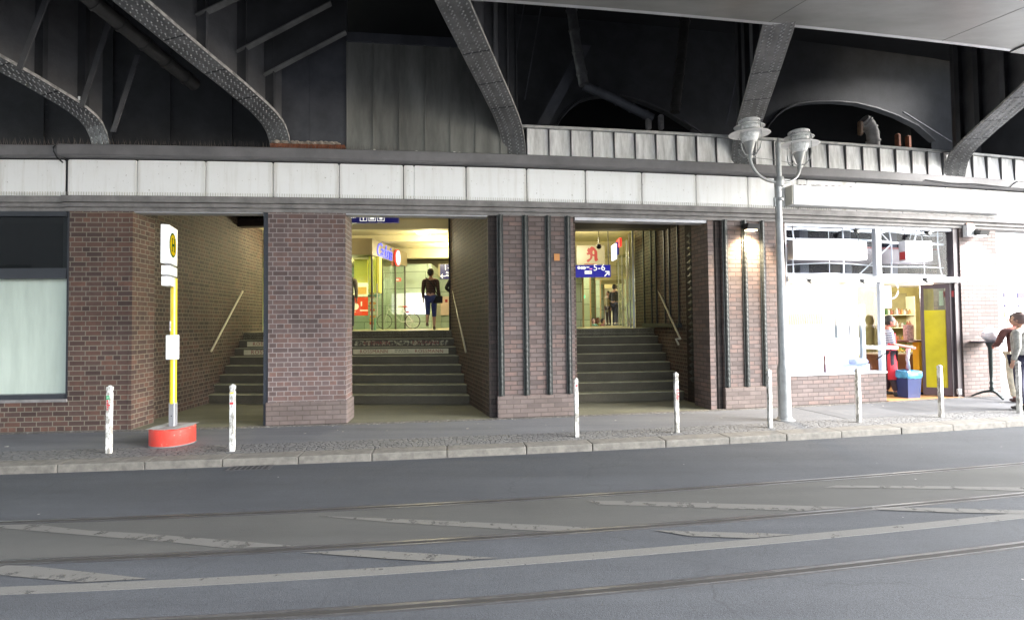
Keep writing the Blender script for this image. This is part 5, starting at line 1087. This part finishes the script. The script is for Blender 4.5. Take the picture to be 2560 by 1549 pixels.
def lantern(xo,yo,zo):
    pts=[]
    for i in range(13):
        a=i/12*math.pi/2; pts.append((xo*math.sin(a)**.9 if i else 0,yo*math.sin(a),4.22+(zo-4.22)*(1-math.cos(a))))
    m=MB(); m.tube(pts,[.027]*8+[.03]*5,12); LB(m,'curved_arm',GAL,sl)
    Z=zo; c=(xo,yo,Z)
    m=MB(); m.lathe([(.045,-.03),(.05,0),(.05,.05),(.04,.055),(.06,.12),(.10,.25),(.105,.26)],c,20); ho=LB(m,'lantern_holder',GAL,sl)
    prof=[(.10,.255)]
    for i in range(14): z=.27+i*.022; r_=.155 if i>4 else .12+.008*i; prof+=[(r_,z),(r_+.007,z+.011)]
    prof+=[(.155,.58)]
    m=MB(); m.lathe(prof,c,24); LB(m,'glass_cylinder',LGL,sl)
    m=MB(); m.lathe([(.06,.26),(.06,.56)],c,12); LB(m,'inner_reflector',mat('white_diffuser',(.7,.7,.68),rough=.5),sl)
    m=MB(); m.lathe([(.165,.58),(.178,.59),(.178,.64),(.13,.665),(.02,.68)],c,24); LB(m,'lantern_cap',mat('pale_cap',(.62,.62,.62),rough=.5,var=.2,vs=15),sl)
    for R_,z in ((.35,.40),(.26,.53)):
        m=MB(); m.lathe([(.15,z+.012),(R_,z),(R_+.004,z+.004),(R_,z+.009),(.15,z+.022)],c,36,sy=.8); LB(m,'shade_disc',mat('pale_disc',(.86,.86,.84),rough=.4,metal=.0,var=.12,vs=6),sl)
    for k in range(4):
        a=k*math.pi/2+.5; q=lambda r_,z_: (c[0]+r_*math.cos(a),c[1]+r_*math.sin(a),c[2]+z_)
        m=MB(); m.tube([q(.175,.6),q(.215,.56),q(.225,.45),q(.225,.2),q(.2,.1),q(.12,.02),q(.05,.02)],.009,6); LB(m,'guard_rod',GAL,sl)
    m=MB(); m.tube([(c[0]+.225*math.cos(a/20*2*math.pi),c[1]+.225*math.sin(a/20*2*math.pi),c[2]+.44) for a in range(21)],.008,6,cap=False); LB(m,'guard_ring',GAL,sl)
xl=atY(1797,400,8.9)[0]-x0; xr=atY(1938,410,8.9)[0]-x0
zl_=atY(1797,383,8.9)[2]; zr_=atY(1938,394,8.9)[2]
lantern(xl-ctr*0,-.12,zl_); lantern(xr,.18,zr_)
m=MB(); m.tube([(xl,-.1,zl_+.0),(0,0,zl_-.03),(xr,.16,zr_+.02)],.006,5); LB(m,'tie_wire',GAL,sl)
# bar table with bag
p=G(2387,957,0.0); tz=atY(2387,820,p[1])[2]; PLA=mat('green_black_iron',(.02,.035,.035),rough=.35)
tb=thing('bar_table','tall round dark bar table against the right brick pier','table',p)
m=MB(); m.lathe([(.0,tz-.03),(.33,tz-.03),(.34,tz-.015),(.33,tz),(0,tz)],(0,0,0),32); LB(m,'table_top',mat('dark_table_top',(.05,.05,.06),rough=.2),tb)
m=MB(); m.lathe([(.02,.12),(.03,.16),(.045,.22),(.025,.27),(.04,.33),(.025,.38),(.03,.5),(.035,.55),(.04,tz-.15),(.09,tz-.03)],(0,0,0),12); LB(m,'table_post',PLA,tb)
for k in range(3):
    a=k*2.1+.3; m=MB(); m.tube([(0,0,.16),(.15*math.cos(a),.15*math.sin(a),.12),(.33*math.cos(a),.33*math.sin(a),.02)],[.03,.025,.018],8); LB(m,'table_foot',PLA,tb)
bg=thing('plastic_bag','white knotted plastic carrier bag standing on the bar table','bag',(p[0]-.04,p[1]-.1,tz))
m=MB(); m.ell((0,0,.13),(.2,.15,.13),20)
m.v=[(x*(1+.12*math.sin(9*z*10+x*20)),y*(1+.1*math.sin(13*x*8)),max(0,z+.02*math.sin(x*31+y*17))) for x,y,z in m.v]; LB(m,'bag_body',mat('white_plastic_film',(.78,.78,.82),rough=.3,var=.15,vs=12),bg)
for sg in (-1,1): m=MB(); m.tube([(.0,0,.2),(sg*.03,0,.26),(sg*.08-.06,0,.31),(sg*.05-.09,.01,.29),(-.02,0,.21)],.009,6); LB(m,'bag_handle',MATS['white_plastic_film'],bg)
# litter flecks on the pavement and road
m=MB()
for i in range(60):
    s=random.uniform(-9,13); d=random.choice((random.uniform(.02,.25),random.uniform(0,2.2),random.uniform(0,1.9))); z=(.003 if d<2.24 else RZ+.002); r_=random.uniform(.005,.013); m.box(s-r_*1.6,s+r_*1.6,d-r_,d+r_,z,z+.004)
tag(m.build('litter',mat('pale_litter',(.33,.32,.29),var=.5,vs=40),w=FW),kind='stuff')
# ---------------------------------------------------------------- people
SKIN=mat('skin',(.42,.24,.17),rough=.5,var=.06); HAIR=mat('dark_hair',(.02,.015,.012),rough=.55)
def skinmesh(chains,name,mt,parent,sub=1,extra=None):
    """chains: list of lists of (point, radius); a repeated point joins chains"""
    idx={};V=[];E=[];Rr=[]
    for ch in chains:
        pr=None
        for p,r in ch:
            k=tuple(round(c,4) for c in p)
            if k not in idx: idx[k]=len(V); V.append(p); Rr.append(r)
            if pr is not None and pr!=idx[k]: E.append((pr,idx[k]))
            pr=idx[k]
    me=bpy.data.meshes.new(name); me.from_pydata(V,E,[]); o=bpy.data.objects.new(name,me); COL.objects.link(o)
    md=o.modifiers.new('s','SKIN'); md.use_smooth_shade=True; sd_=o.modifiers.new('u','SUBSURF'); sd_.levels=sub; sd_.render_levels=sub
    for i,r in enumerate(Rr):
        rr=r if isinstance(r,tuple) else (r,r); me.skin_vertices[0].data[i].radius=rr
    me.skin_vertices[0].data[0].use_root=True
    bpy.context.view_layer.update(); nm=bpy.data.meshes.new_from_object(o.evaluated_get(bpy.context.evaluated_depsgraph_get())); bpy.data.objects.remove(o); bpy.data.meshes.remove(me)
    nm.name=name
    if extra is not None:
        bm=bmesh.new(); bm.from_mesh(nm); t=bpy.data.meshes.new('t'); t.from_pydata(extra.v,[],extra.f); bm.from_mesh(t); bm.to_mesh(nm); bm.free(); bpy.data.meshes.remove(t)
    nm.materials.clear(); nm.materials.append(mt)
    for p in nm.polygons: p.use_smooth=True; p.material_index=0
    return link2(name,nm,parent)
def link2(name,me,parent):
    o=bpy.data.objects.new(name,me); COL.objects.link(o); o.parent=parent; return o
BASE=dict(pelvis=(0,0,.53),waist=(0,0,.60),chest=(0,.0,.74),neck=(0,0,.835),head=(0,.012,.925),
 shL=(-.105,0,.80),elL=(-.122,-.01,.64),haL=(-.125,.03,.49),shR=(.105,0,.80),elR=(.122,-.01,.64),haR=(.125,.03,.49),
 hiL=(-.05,0,.51),knL=(-.055,.01,.28),anL=(-.055,-.015,.045),hiR=(.05,0,.51),knR=(.055,.01,.28),anR=(.055,-.015,.045))
def person(lab,loc,rot,H,pose={},top=(.03,.03,.03),bottom=(.03,.03,.04),shoes=(.02,.02,.02),hair='short',sleeves=1.,legs=1.,skirt=0.,coat=0.,group=None,bag=None,stripes=None,fat=1.,skin=SKIN,hairm=None):
    g=thing('person',lab,'person',loc,group); g.rotation_euler.z=rot
    J={k:Vector(v)*H for k,v in {**BASE,**pose}.items()}
    T=lambda a,b,f: tuple(J[a].lerp(J[b],f))
    P=lambda k: tuple(J[k])
    h=H
    ch=[[(P('pelvis'),.075*h),(P('waist'),.066*h),(P('chest'),(.085*h,.06*h)),(T('chest','neck',.75),.05*h),(P('neck'),.032*h),(T('neck','head',.45),.034*h)]]
    for s in 'LR':
        sg=-1 if s=='L' else 1
        ch.append([(T('chest','neck',.75),.05*h),(P('sh'+s),.034*h),(T('sh'+s,'el'+s,.5),.027*h),(P('el'+s),.022*h),(T('el'+s,'ha'+s,.5),.02*h),(T('el'+s,'ha'+s,.9),.0145*h),(P('ha'+s),(.02*h,.012*h))])
        d=(J['ha'+s]-J['el'+s]).normalized(); side=d.cross(Vector((sg*1.,.3,0))).normalized(); 
        if side.length<.1: side=Vector((0,1,0))
        curl=Vector((-sg*.35,0,0))
        for i,(o_,l_) in enumerate(((-.014,.040),(-.005,.046),(.004,.043),(.012,.034))):
            a=J['ha'+s]+side*o_*h+d*.022*h; b=a+(d*1.+curl*.2).normalized()*l_*.5*h; c=b+(d+curl).normalized()*l_*.5*h
            ch.append([(P('ha'+s),(.02*h,.012*h)),(tuple(a),.0058*h),(tuple(b),.0052*h),(tuple(c),.0045*h)])
        a=J['ha'+s]+side*-.02*h+d*.005*h; ch.append([(P('ha'+s),(.02*h,.012*h)),(tuple(a),.007*h),(tuple(a+(d-side*.5).normalized()*.025*h),.005*h)])
        ch.append([(P('pelvis'),.075*h),(P('hi'+s),.052*h),(T('hi'+s,'kn'+s,.5),.044*h),(P('kn'+s),.032*h),(T('kn'+s,'an'+s,.35),.032*h),(P('an'+s),.019*h)])
    # head with face, merged into the same mesh
    hd_=J['head']; ex=MB(); ex.ell(tuple(hd_),(.046*h,.058*h,.068*h),16)
    ex.ell(tuple(hd_+Vector((0,.014*h,-.03*h))),(.034*h,.042*h,.036*h),12)
    ex.ell(tuple(hd_+Vector((0,.06*h,-.008*h))),(.008*h,.013*h,.014*h),8)
    for sg in (-1,1): ex.ell(tuple(hd_+Vector((sg*.047*h,-.002*h,-.004*h))),(.006*h,.012*h,.017*h),8); ex.ell(tuple(hd_+Vector((sg*.018*h,.052*h,.008*h))),(.009*h,.006*h,.005*h),8)
    body=skinmesh(ch,'body',skin,g,extra=ex)
    m=MB()
    for sg in (-1,1): m.ell(tuple(hd_+Vector((sg*.018*h,.0575*h,.008*h))),(.004*h,.003*h,.004*h),6)
    LB(m,'eyes',BLK,body)
    m=MB(); m.ell(tuple(hd_+Vector((0,.057*h,-.031*h))),(.014*h,.004*h,.004*h),8); LB(m,'mouth',mat('lips',(.3,.1,.08)),body)
    hm=hairm or HAIR
    m=MB(); m.ell(tuple(hd_+Vector((0,-.012*h,.012*h))),(.053*h,.060*h,.069*h),16)
    m.v=[(x+.004*h*math.sin(z*90),y,z+.004*h*math.sin(x*120+y*70)) for x,y,z in m.v]
    if hair=='long': m.ell(tuple(hd_+Vector((0,-.03*h,-.045*h))),(.05*h,.038*h,.09*h),14)
    LB(m,'hair',hm,g)
    tm=mat('cloth_%s'%'_'.join(str(int(c*1000)) for c in top),top,rough=.85,var=.3,vs=9,bump=.5,bs=30) if stripes is None else stripes
    bt=mat('cloth_%s'%'_'.join(str(int(c*1000)) for c in bottom),bottom,rough=.85,var=.25,vs=9,bump=.5,bs=25)
    f=fat
    tch=[[(T('pelvis','waist',-.35),(.088*h*f,.07*h*f)),(P('waist'),(.082*h*f,.066*h*f)),(P('chest'),(.098*h*f,.07*h*f)),(T('chest','neck',.72),(.062*h,.052*h)),(T('chest','neck',.95),.036*h)]]
    if coat: 
        lo=J['pelvis'].lerp((J['knL']+J['knR'])/2,coat); tch[0]=[(tuple(lo),(.10*h*f,.08*h*f))]+tch[0]
    for s in 'LR':
        e=[(T('chest','neck',.72),(.062*h,.052*h)),(P('sh'+s),.043*h),(T('sh'+s,'el'+s,.5),.036*h),(P('el'+s),.031*h)]
        if sleeves>.6: e+=[(T('el'+s,'ha'+s,.5),.027*h),(T('el'+s,'ha'+s,.88),.022*h)]
        tch.append(e)
    skinmesh(tch,'jacket' if coat else 'shirt',tm,g)
    bch=[]
    for s in 'LR':
        e=[(P('pelvis'),(.083*h,.07*h)),(P('hi'+s),.060*h),(T('hi'+s,'kn'+s,.5),.052*h),(P('kn'+s),.041*h)]
        if legs>.7: e+=[(T('kn'+s,'an'+s,.5),.038*h),(T('kn'+s,'an'+s,.95),.034*h)]
        else: e+=[(T('kn'+s,'an'+s,legs),.036*h)]
        bch.append(e)
    skinmesh(bch,'trousers' if legs>.7 else 'shorts',bt,g)
    sm_=mat('shoe_%s'%'_'.join(str(int(c*1000)) for c in shoes),shoes,rough=.4)
    for s in 'LR':
        a=J['an'+s]; m=MB(); m.ell((a.x,a.y+.028*h,a.z-.022*h),(.024*h,.068*h,.022*h),12); m.v=[(x,y,max(z,a.z-.04*h)) for x,y,z in m.v]; m.ell((a.x,a.y-.005*h,a.z-.005*h),(.022*h,.028*h,.026*h),10); LB(m,'shoe',sm_,g)
    if bag:
        m=MB(); c=Vector(bag[0])*h; m.bevbox(c.x-.075*h,c.x+.075*h,c.y-.03*h,c.y+.03*h,c.z-.06*h,c.z+.06*h,b=.02*h,seg=2); 
        bo=thing('shoulder_bag',bag[1],'bag',loc); bo.rotation_euler.z=rot; LB(m,'bag_body',BLK,bo); m=MB(); m.tube([c+Vector((0,0,.06*h)),J['chest']+Vector((.03*h,-.095*h*f,0)),J['shL']+Vector((.03*h,-.02*h,.05*h))],.008*h,6); LB(m,'strap',BLK,bo)
    return g
TURN=math.pi
# woman walking up into the hall (seen from behind; local +y is her front)
p=atY(1037,790,14.); p=(p[0],14.,ZL)
def stripem(name,c1,c2,sc=60):
    m,t,b=nt(name); tc=N(t,'ShaderNodeTexCoord'); w=N(t,'ShaderNodeTexWave',Scale=sc/3.,Distortion=1.); w.bands_direction='Z'; L(t,tc.outputs['Object'],w.inputs['Vector']); r=ramp(t,w.outputs['Fac'],[(.45,c1),(.6,c2)]); L(t,r.outputs[0],b.inputs['Base Color']); b.inputs['Roughness'].default_value=.9; return m
person('young walker seen from behind in dark striped jumper and blue shorts on the landing',p,.05,1.72,dict(anL=(-.05,-.10,.10),knL=(-.05,.03,.29),anR=(.05,.03,.045),knR=(.05,.04,.28),haL=(-.125,.03,.5),haR=(.15,.02,.5)),bottom=(.03,.045,.16),shoes=(.12,.07,.05),legs=.35,stripes=stripem('dark_stripes',(.035,.018,.015),(.09,.05,.035),20),bag=((.12,-.03,.49),'black shoulder bag hanging at the right hip of the walker on the landing'))
# man with rucksack partly hidden by the brick pier, left of the poster
p=atY(838,788,14.1); g=person('man in beige jacket with rucksack half hidden by the brick pier, before the red poster',(p[0],14.1,ZL),.3,1.78,top=(.2,.17,.12),bottom=(.035,.04,.05))
rk=thing('rucksack','dark rucksack on the back of the man in the beige jacket','rucksack',(p[0],14.1,ZL)); rk.rotation_euler.z=.3; m=MB(); m.bevbox(-.15,.13,-.3,-.13,1.0,1.45,b=.05,seg=2); LB(m,'rucksack_body',mat('dark_canvas',(.05,.045,.035)),rk)
for sg in (-1,1): m=MB(); m.tube([(sg*.1,-.2,1.45),(sg*.12,-.02,1.5),(sg*.12,.12,1.35),(sg*.13,-.1,1.05)],.02,6); LB(m,'strap',MATS['dark_canvas'],rk)
# someone behind the dark pier, only the elbow shows
p=atY(1092,788,13.6); person('person in black behind the dark pier, only an elbow showing by the handrail',(p[0]+.10,13.75,ZL),.2,1.72,dict(elL=(-.19,-.02,.66),haL=(-.1,.08,.60)))
# right hall
p=px(1478,22.5); person('tall man in black standing at the glass doors in the right hall',(p,22.5,ZL),-.9,1.86,dict(anL=(-.09,.06,.045),knL=(-.07,.06,.28),anR=(.08,-.04,.045),haL=(-.12,.12,.60),elL=(-.15,.0,.65)))
p=px(1463,23.5); person('person in pale olive coat with dark hair beside the man in black',(p,23.5,ZL),2.2,1.62,top=(.26,.22,.1),bottom=(.05,.035,.03),hair='long',coat=.7)
SIT=dict(pelvis=(0,0,.12),waist=(0,0,.19),chest=(0,.02,.33),neck=(0,.03,.425),head=(0,.045,.515),shL=(-.105,.02,.39),shR=(.105,.02,.39),elL=(-.14,.08,.25),elR=(.14,.08,.25),haL=(-.08,.2,.26),haR=(.08,.2,.26),hiL=(-.05,.02,.11),hiR=(.05,.02,.11),knL=(-.08,.24,.24),knR=(.08,.24,.24),anL=(-.06,.3,.04),anR=(.06,.3,.04))
cols=[((.25,.06,.03),'reddish top','long'),((.08,.03,.05),'plum top','short'),((.12,.25,.15),'pale green top','short'),((.4,.35,.1),'yellow top','long'),((.12,.03,.03),'dark red top','short')]
zt=[.95,.93,.98,1.0,.96]
for i,(x,(c,nm,hr)) in enumerate(zip((1398,1413,1425,1435,1446),cols)):
    Y=22.6+.25*(i%2); person('person in %s sitting on the lower steps far down the right hall'%nm,(px(x,Y),Y,zt[i]),2.2+i*.5,1.65,SIT,top=c,hair=hr,group='people sitting far down the right hall',hairm=mat('reddish_hair',(.2,.07,.03)) if i in (0,3) else None)
# shopkeeper in the doorway
p=G(2140,952,0.0); S_=stripem('white_navy_stripes',(.6,.6,.65),(.05,.04,.12),24)
g=person('shopkeeper in striped shirt and long red apron holding a white cloth in the doorway',(p[0],p[1],0.01),-2.0,1.84,dict(elL=(-.15,.02,.64),haL=(-.06,.20,.61),elR=(.14,.02,.64),haR=(.08,.21,.60),head=(0,.03,.92),anR=(.055,.06,.045)),bottom=(.03,.02,.03),stripes=S_,sleeves=.4,skin=mat('flushed_skin',(.5,.2,.15)))
m=MB(); n=12; vs=[];fs=[]
for zi,(z,r1,r2) in enumerate(((.38,.19,.16),(.7,.17,.15),(1.0,.165,.14),(1.15,.155,.14),(1.42,.10,.135))):
    for k in range(n+1):
        a=math.radians(-20+220*k/n) if z<1.3 else math.radians(50+80*k/n); vs.append((r1*math.cos(a)*(1+.04*math.sin(k*2.1)),r2*math.sin(a)*(1+.05*math.sin(k*3)),z)); 
for i in range(4):
    for k in range(n): fs.append((i*(n+1)+k,i*(n+1)+k+1,(i+1)*(n+1)+k+1,(i+1)*(n+1)+k))
m.add(vs,fs,0,True); o=LB(m,'apron',mat('red_apron',(.6,.03,.05),rough=.8,var=.1),g); sm=o.modifiers.new('t','SOLIDIFY'); sm.thickness=.012
g2=thing('white_cloth','white and pale blue cloth hanging from the hands of the shopkeeper','cloth',(p[0],p[1],0)); g2.rotation_euler.z=-2.0
m=MB(); vs=[];fs=[]
for i in range(7):
    for k in range(6): vs.append((-.12+.24*k/5*(1-.12*i),.38+.03*math.sin(k*1.9+i),1.12-.08*i-.02*abs(k-2.5)*i*.5))
for i in range(6):
    for k in range(5): fs.append((i*6+k,i*6+k+1,(i+1)*6+k+1,(i+1)*6+k))
m.add(vs,fs,0,True); o=LB(m,'cloth_sheet',mat('pale_blue_cloth2',(.65,.8,.85),rough=.8,var=.15,vs=8),g2); o.modifiers.new('t','SOLIDIFY').thickness=.01
# men at the right edge
p=G(2428,968,0.0); person('man in brown jacket and beige trousers at the bar table, right edge',(p[0]+.2,p[1],0.0),-.35,1.86,dict(elL=(-.15,.03,.65),haL=(-.13,.17,.62),head=(.01,.03,.92),anL=(-.05,-.04,.045)),top=(.1,.04,.035),bottom=(.62,.55,.42),shoes=(.05,.02,.02),fat=1.05,skin=mat('flushed_skin',(.5,.2,.15)))
p2=G(2478,988,0.0); person('man in pale grey coat cut off by the right edge of the picture',(p2[0]-.02,p2[1]+.1,0.0),.5,1.86,top=(.33,.32,.29),bottom=(.03,.03,.06),fat=1.25,coat=.25,hairm=mat('grey_brown_hair',(.15,.1,.09)))
# houses across the street to the left (unseen behind the viewer; extent and height shaped to darken reflections and left side)
g=thing('unseen_opposite_building','added unseen grey building across the street, shaped to darken reflections and the left side','building',(-38,-20,0)); MB().box(-14,5,-24,-17,-.1,6.3).box(-62,-14.01,-24,-17,-.1,22).build('wall',mat('unseen_building_grey',(.22,.22,.21)),g)
m=MB()
for i in range(13):
    for z in (.6,3.6): m.box(-60+i*5,-57.5+i*5,-16.99,-16.9,z,z+2.2)
m.build('window',mat('dark_panes',(.03,.035,.04),rough=.2),g)
# ---------------------------------------------------------------- light
w=bpy.data.worlds.new('World'); bpy.context.scene.world=w; w.use_nodes=True; t=w.node_tree; bgn=t.nodes['Background']
sky=t.nodes.new('ShaderNodeTexSky'); sky.sky_type='NISHITA'; sky.sun_disc=False
SUNAZ=math.radians(SAZ); SUNEL=math.radians(SEL)     # sun bearing measured clockwise from +Y (behind and to the right)
sky.sun_elevation=SUNEL; sky.sun_rotation=SUNAZ; sky.air_density=1.; sky.dust_density=1.; sky.ozone_density=1.5; hs=t.nodes.new('ShaderNodeHueSaturation'); hs.inputs['Saturation'].default_value=.45; t.links.new(sky.outputs[0],hs.inputs['Color']); t.links.new(hs.outputs[0],bgn.inputs[0]); bgn.inputs[1].default_value=.15
sun=bpy.data.lights.new('sun','SUN'); sun.energy=SUNE; sun.angle=math.radians(35); sun.color=(1,.98,.96); so_=bpy.data.objects.new('sun',sun); COL.objects.link(so_)
dv=Vector((math.sin(SUNAZ)*math.cos(SUNEL),math.cos(SUNAZ)*math.cos(SUNEL),math.sin(SUNEL))); so_.rotation_euler=dv.to_track_quat('Z','Y').to_euler()
def pl(p,e,c=(1,.9,.6),r=.15,nm='hall_lamp'):
    l=bpy.data.lights.new(nm,'POINT'); l.energy=e; l.color=c; l.shadow_soft_size=r; o=bpy.data.objects.new(nm,l); COL.objects.link(o); o.location=p
HE=.45
for q,e in (((-2.4,14.8,4.1),60),((-2.2,17.5,4.1),70),((0,19.8,3.5),30),((-5.5,16.2,3.5),70),((2.3,14.6,4.1),40),((2.6,18.5,4.1),60),((3.3,25,3.7),70),((4.5,31,3.7),80),((-6,14.,4.1),40)): pl(q,e*HE,(1,.9,.6))
for q,e in (((-4.2,12.4,4.2),6),((-2.6,12.2,4.2),10),((2.3,11.6,3.6),6)): pl(q,e*.24,(1,.88,.62),r=.4)
for s,d,z,e in ((8.0,-1.6,2.4,45),(11.0,-1.3,2.45,60),(13,-1.6,2.3,45)): pl(FW((s,d,z)),e*.3,(1,.95,.85),nm='shop_lamp')
# ---------------------------------------------------------------- camera
cam=bpy.data.cameras.new('camera'); co=bpy.data.objects.new('camera',cam); COL.objects.link(co); cam.sensor_width=36; cam.lens=36*F/2560; cam.clip_end=600; cam.clip_start=.05
Rm=Matrix((_r,_u,tuple(-x for x in _f))).transposed(); co.matrix_world=Matrix.Translation((0,0,HC))@Rm.to_4x4()
sc=bpy.context.scene; sc.camera=co; sc.view_settings.view_transform='Standard'; sc.view_settings.look='None'; sc.view_settings.exposure=EXPO; sc.view_settings.gamma=1
sc.cycles.max_bounces=8; sc.cycles.transparent_max_bounces=12; sc.cycles.use_denoising=True; sc.cycles.sample_clamp_indirect=6.
for o in bpy.data.objects:
    if '_abs' in o: del o['_abs']
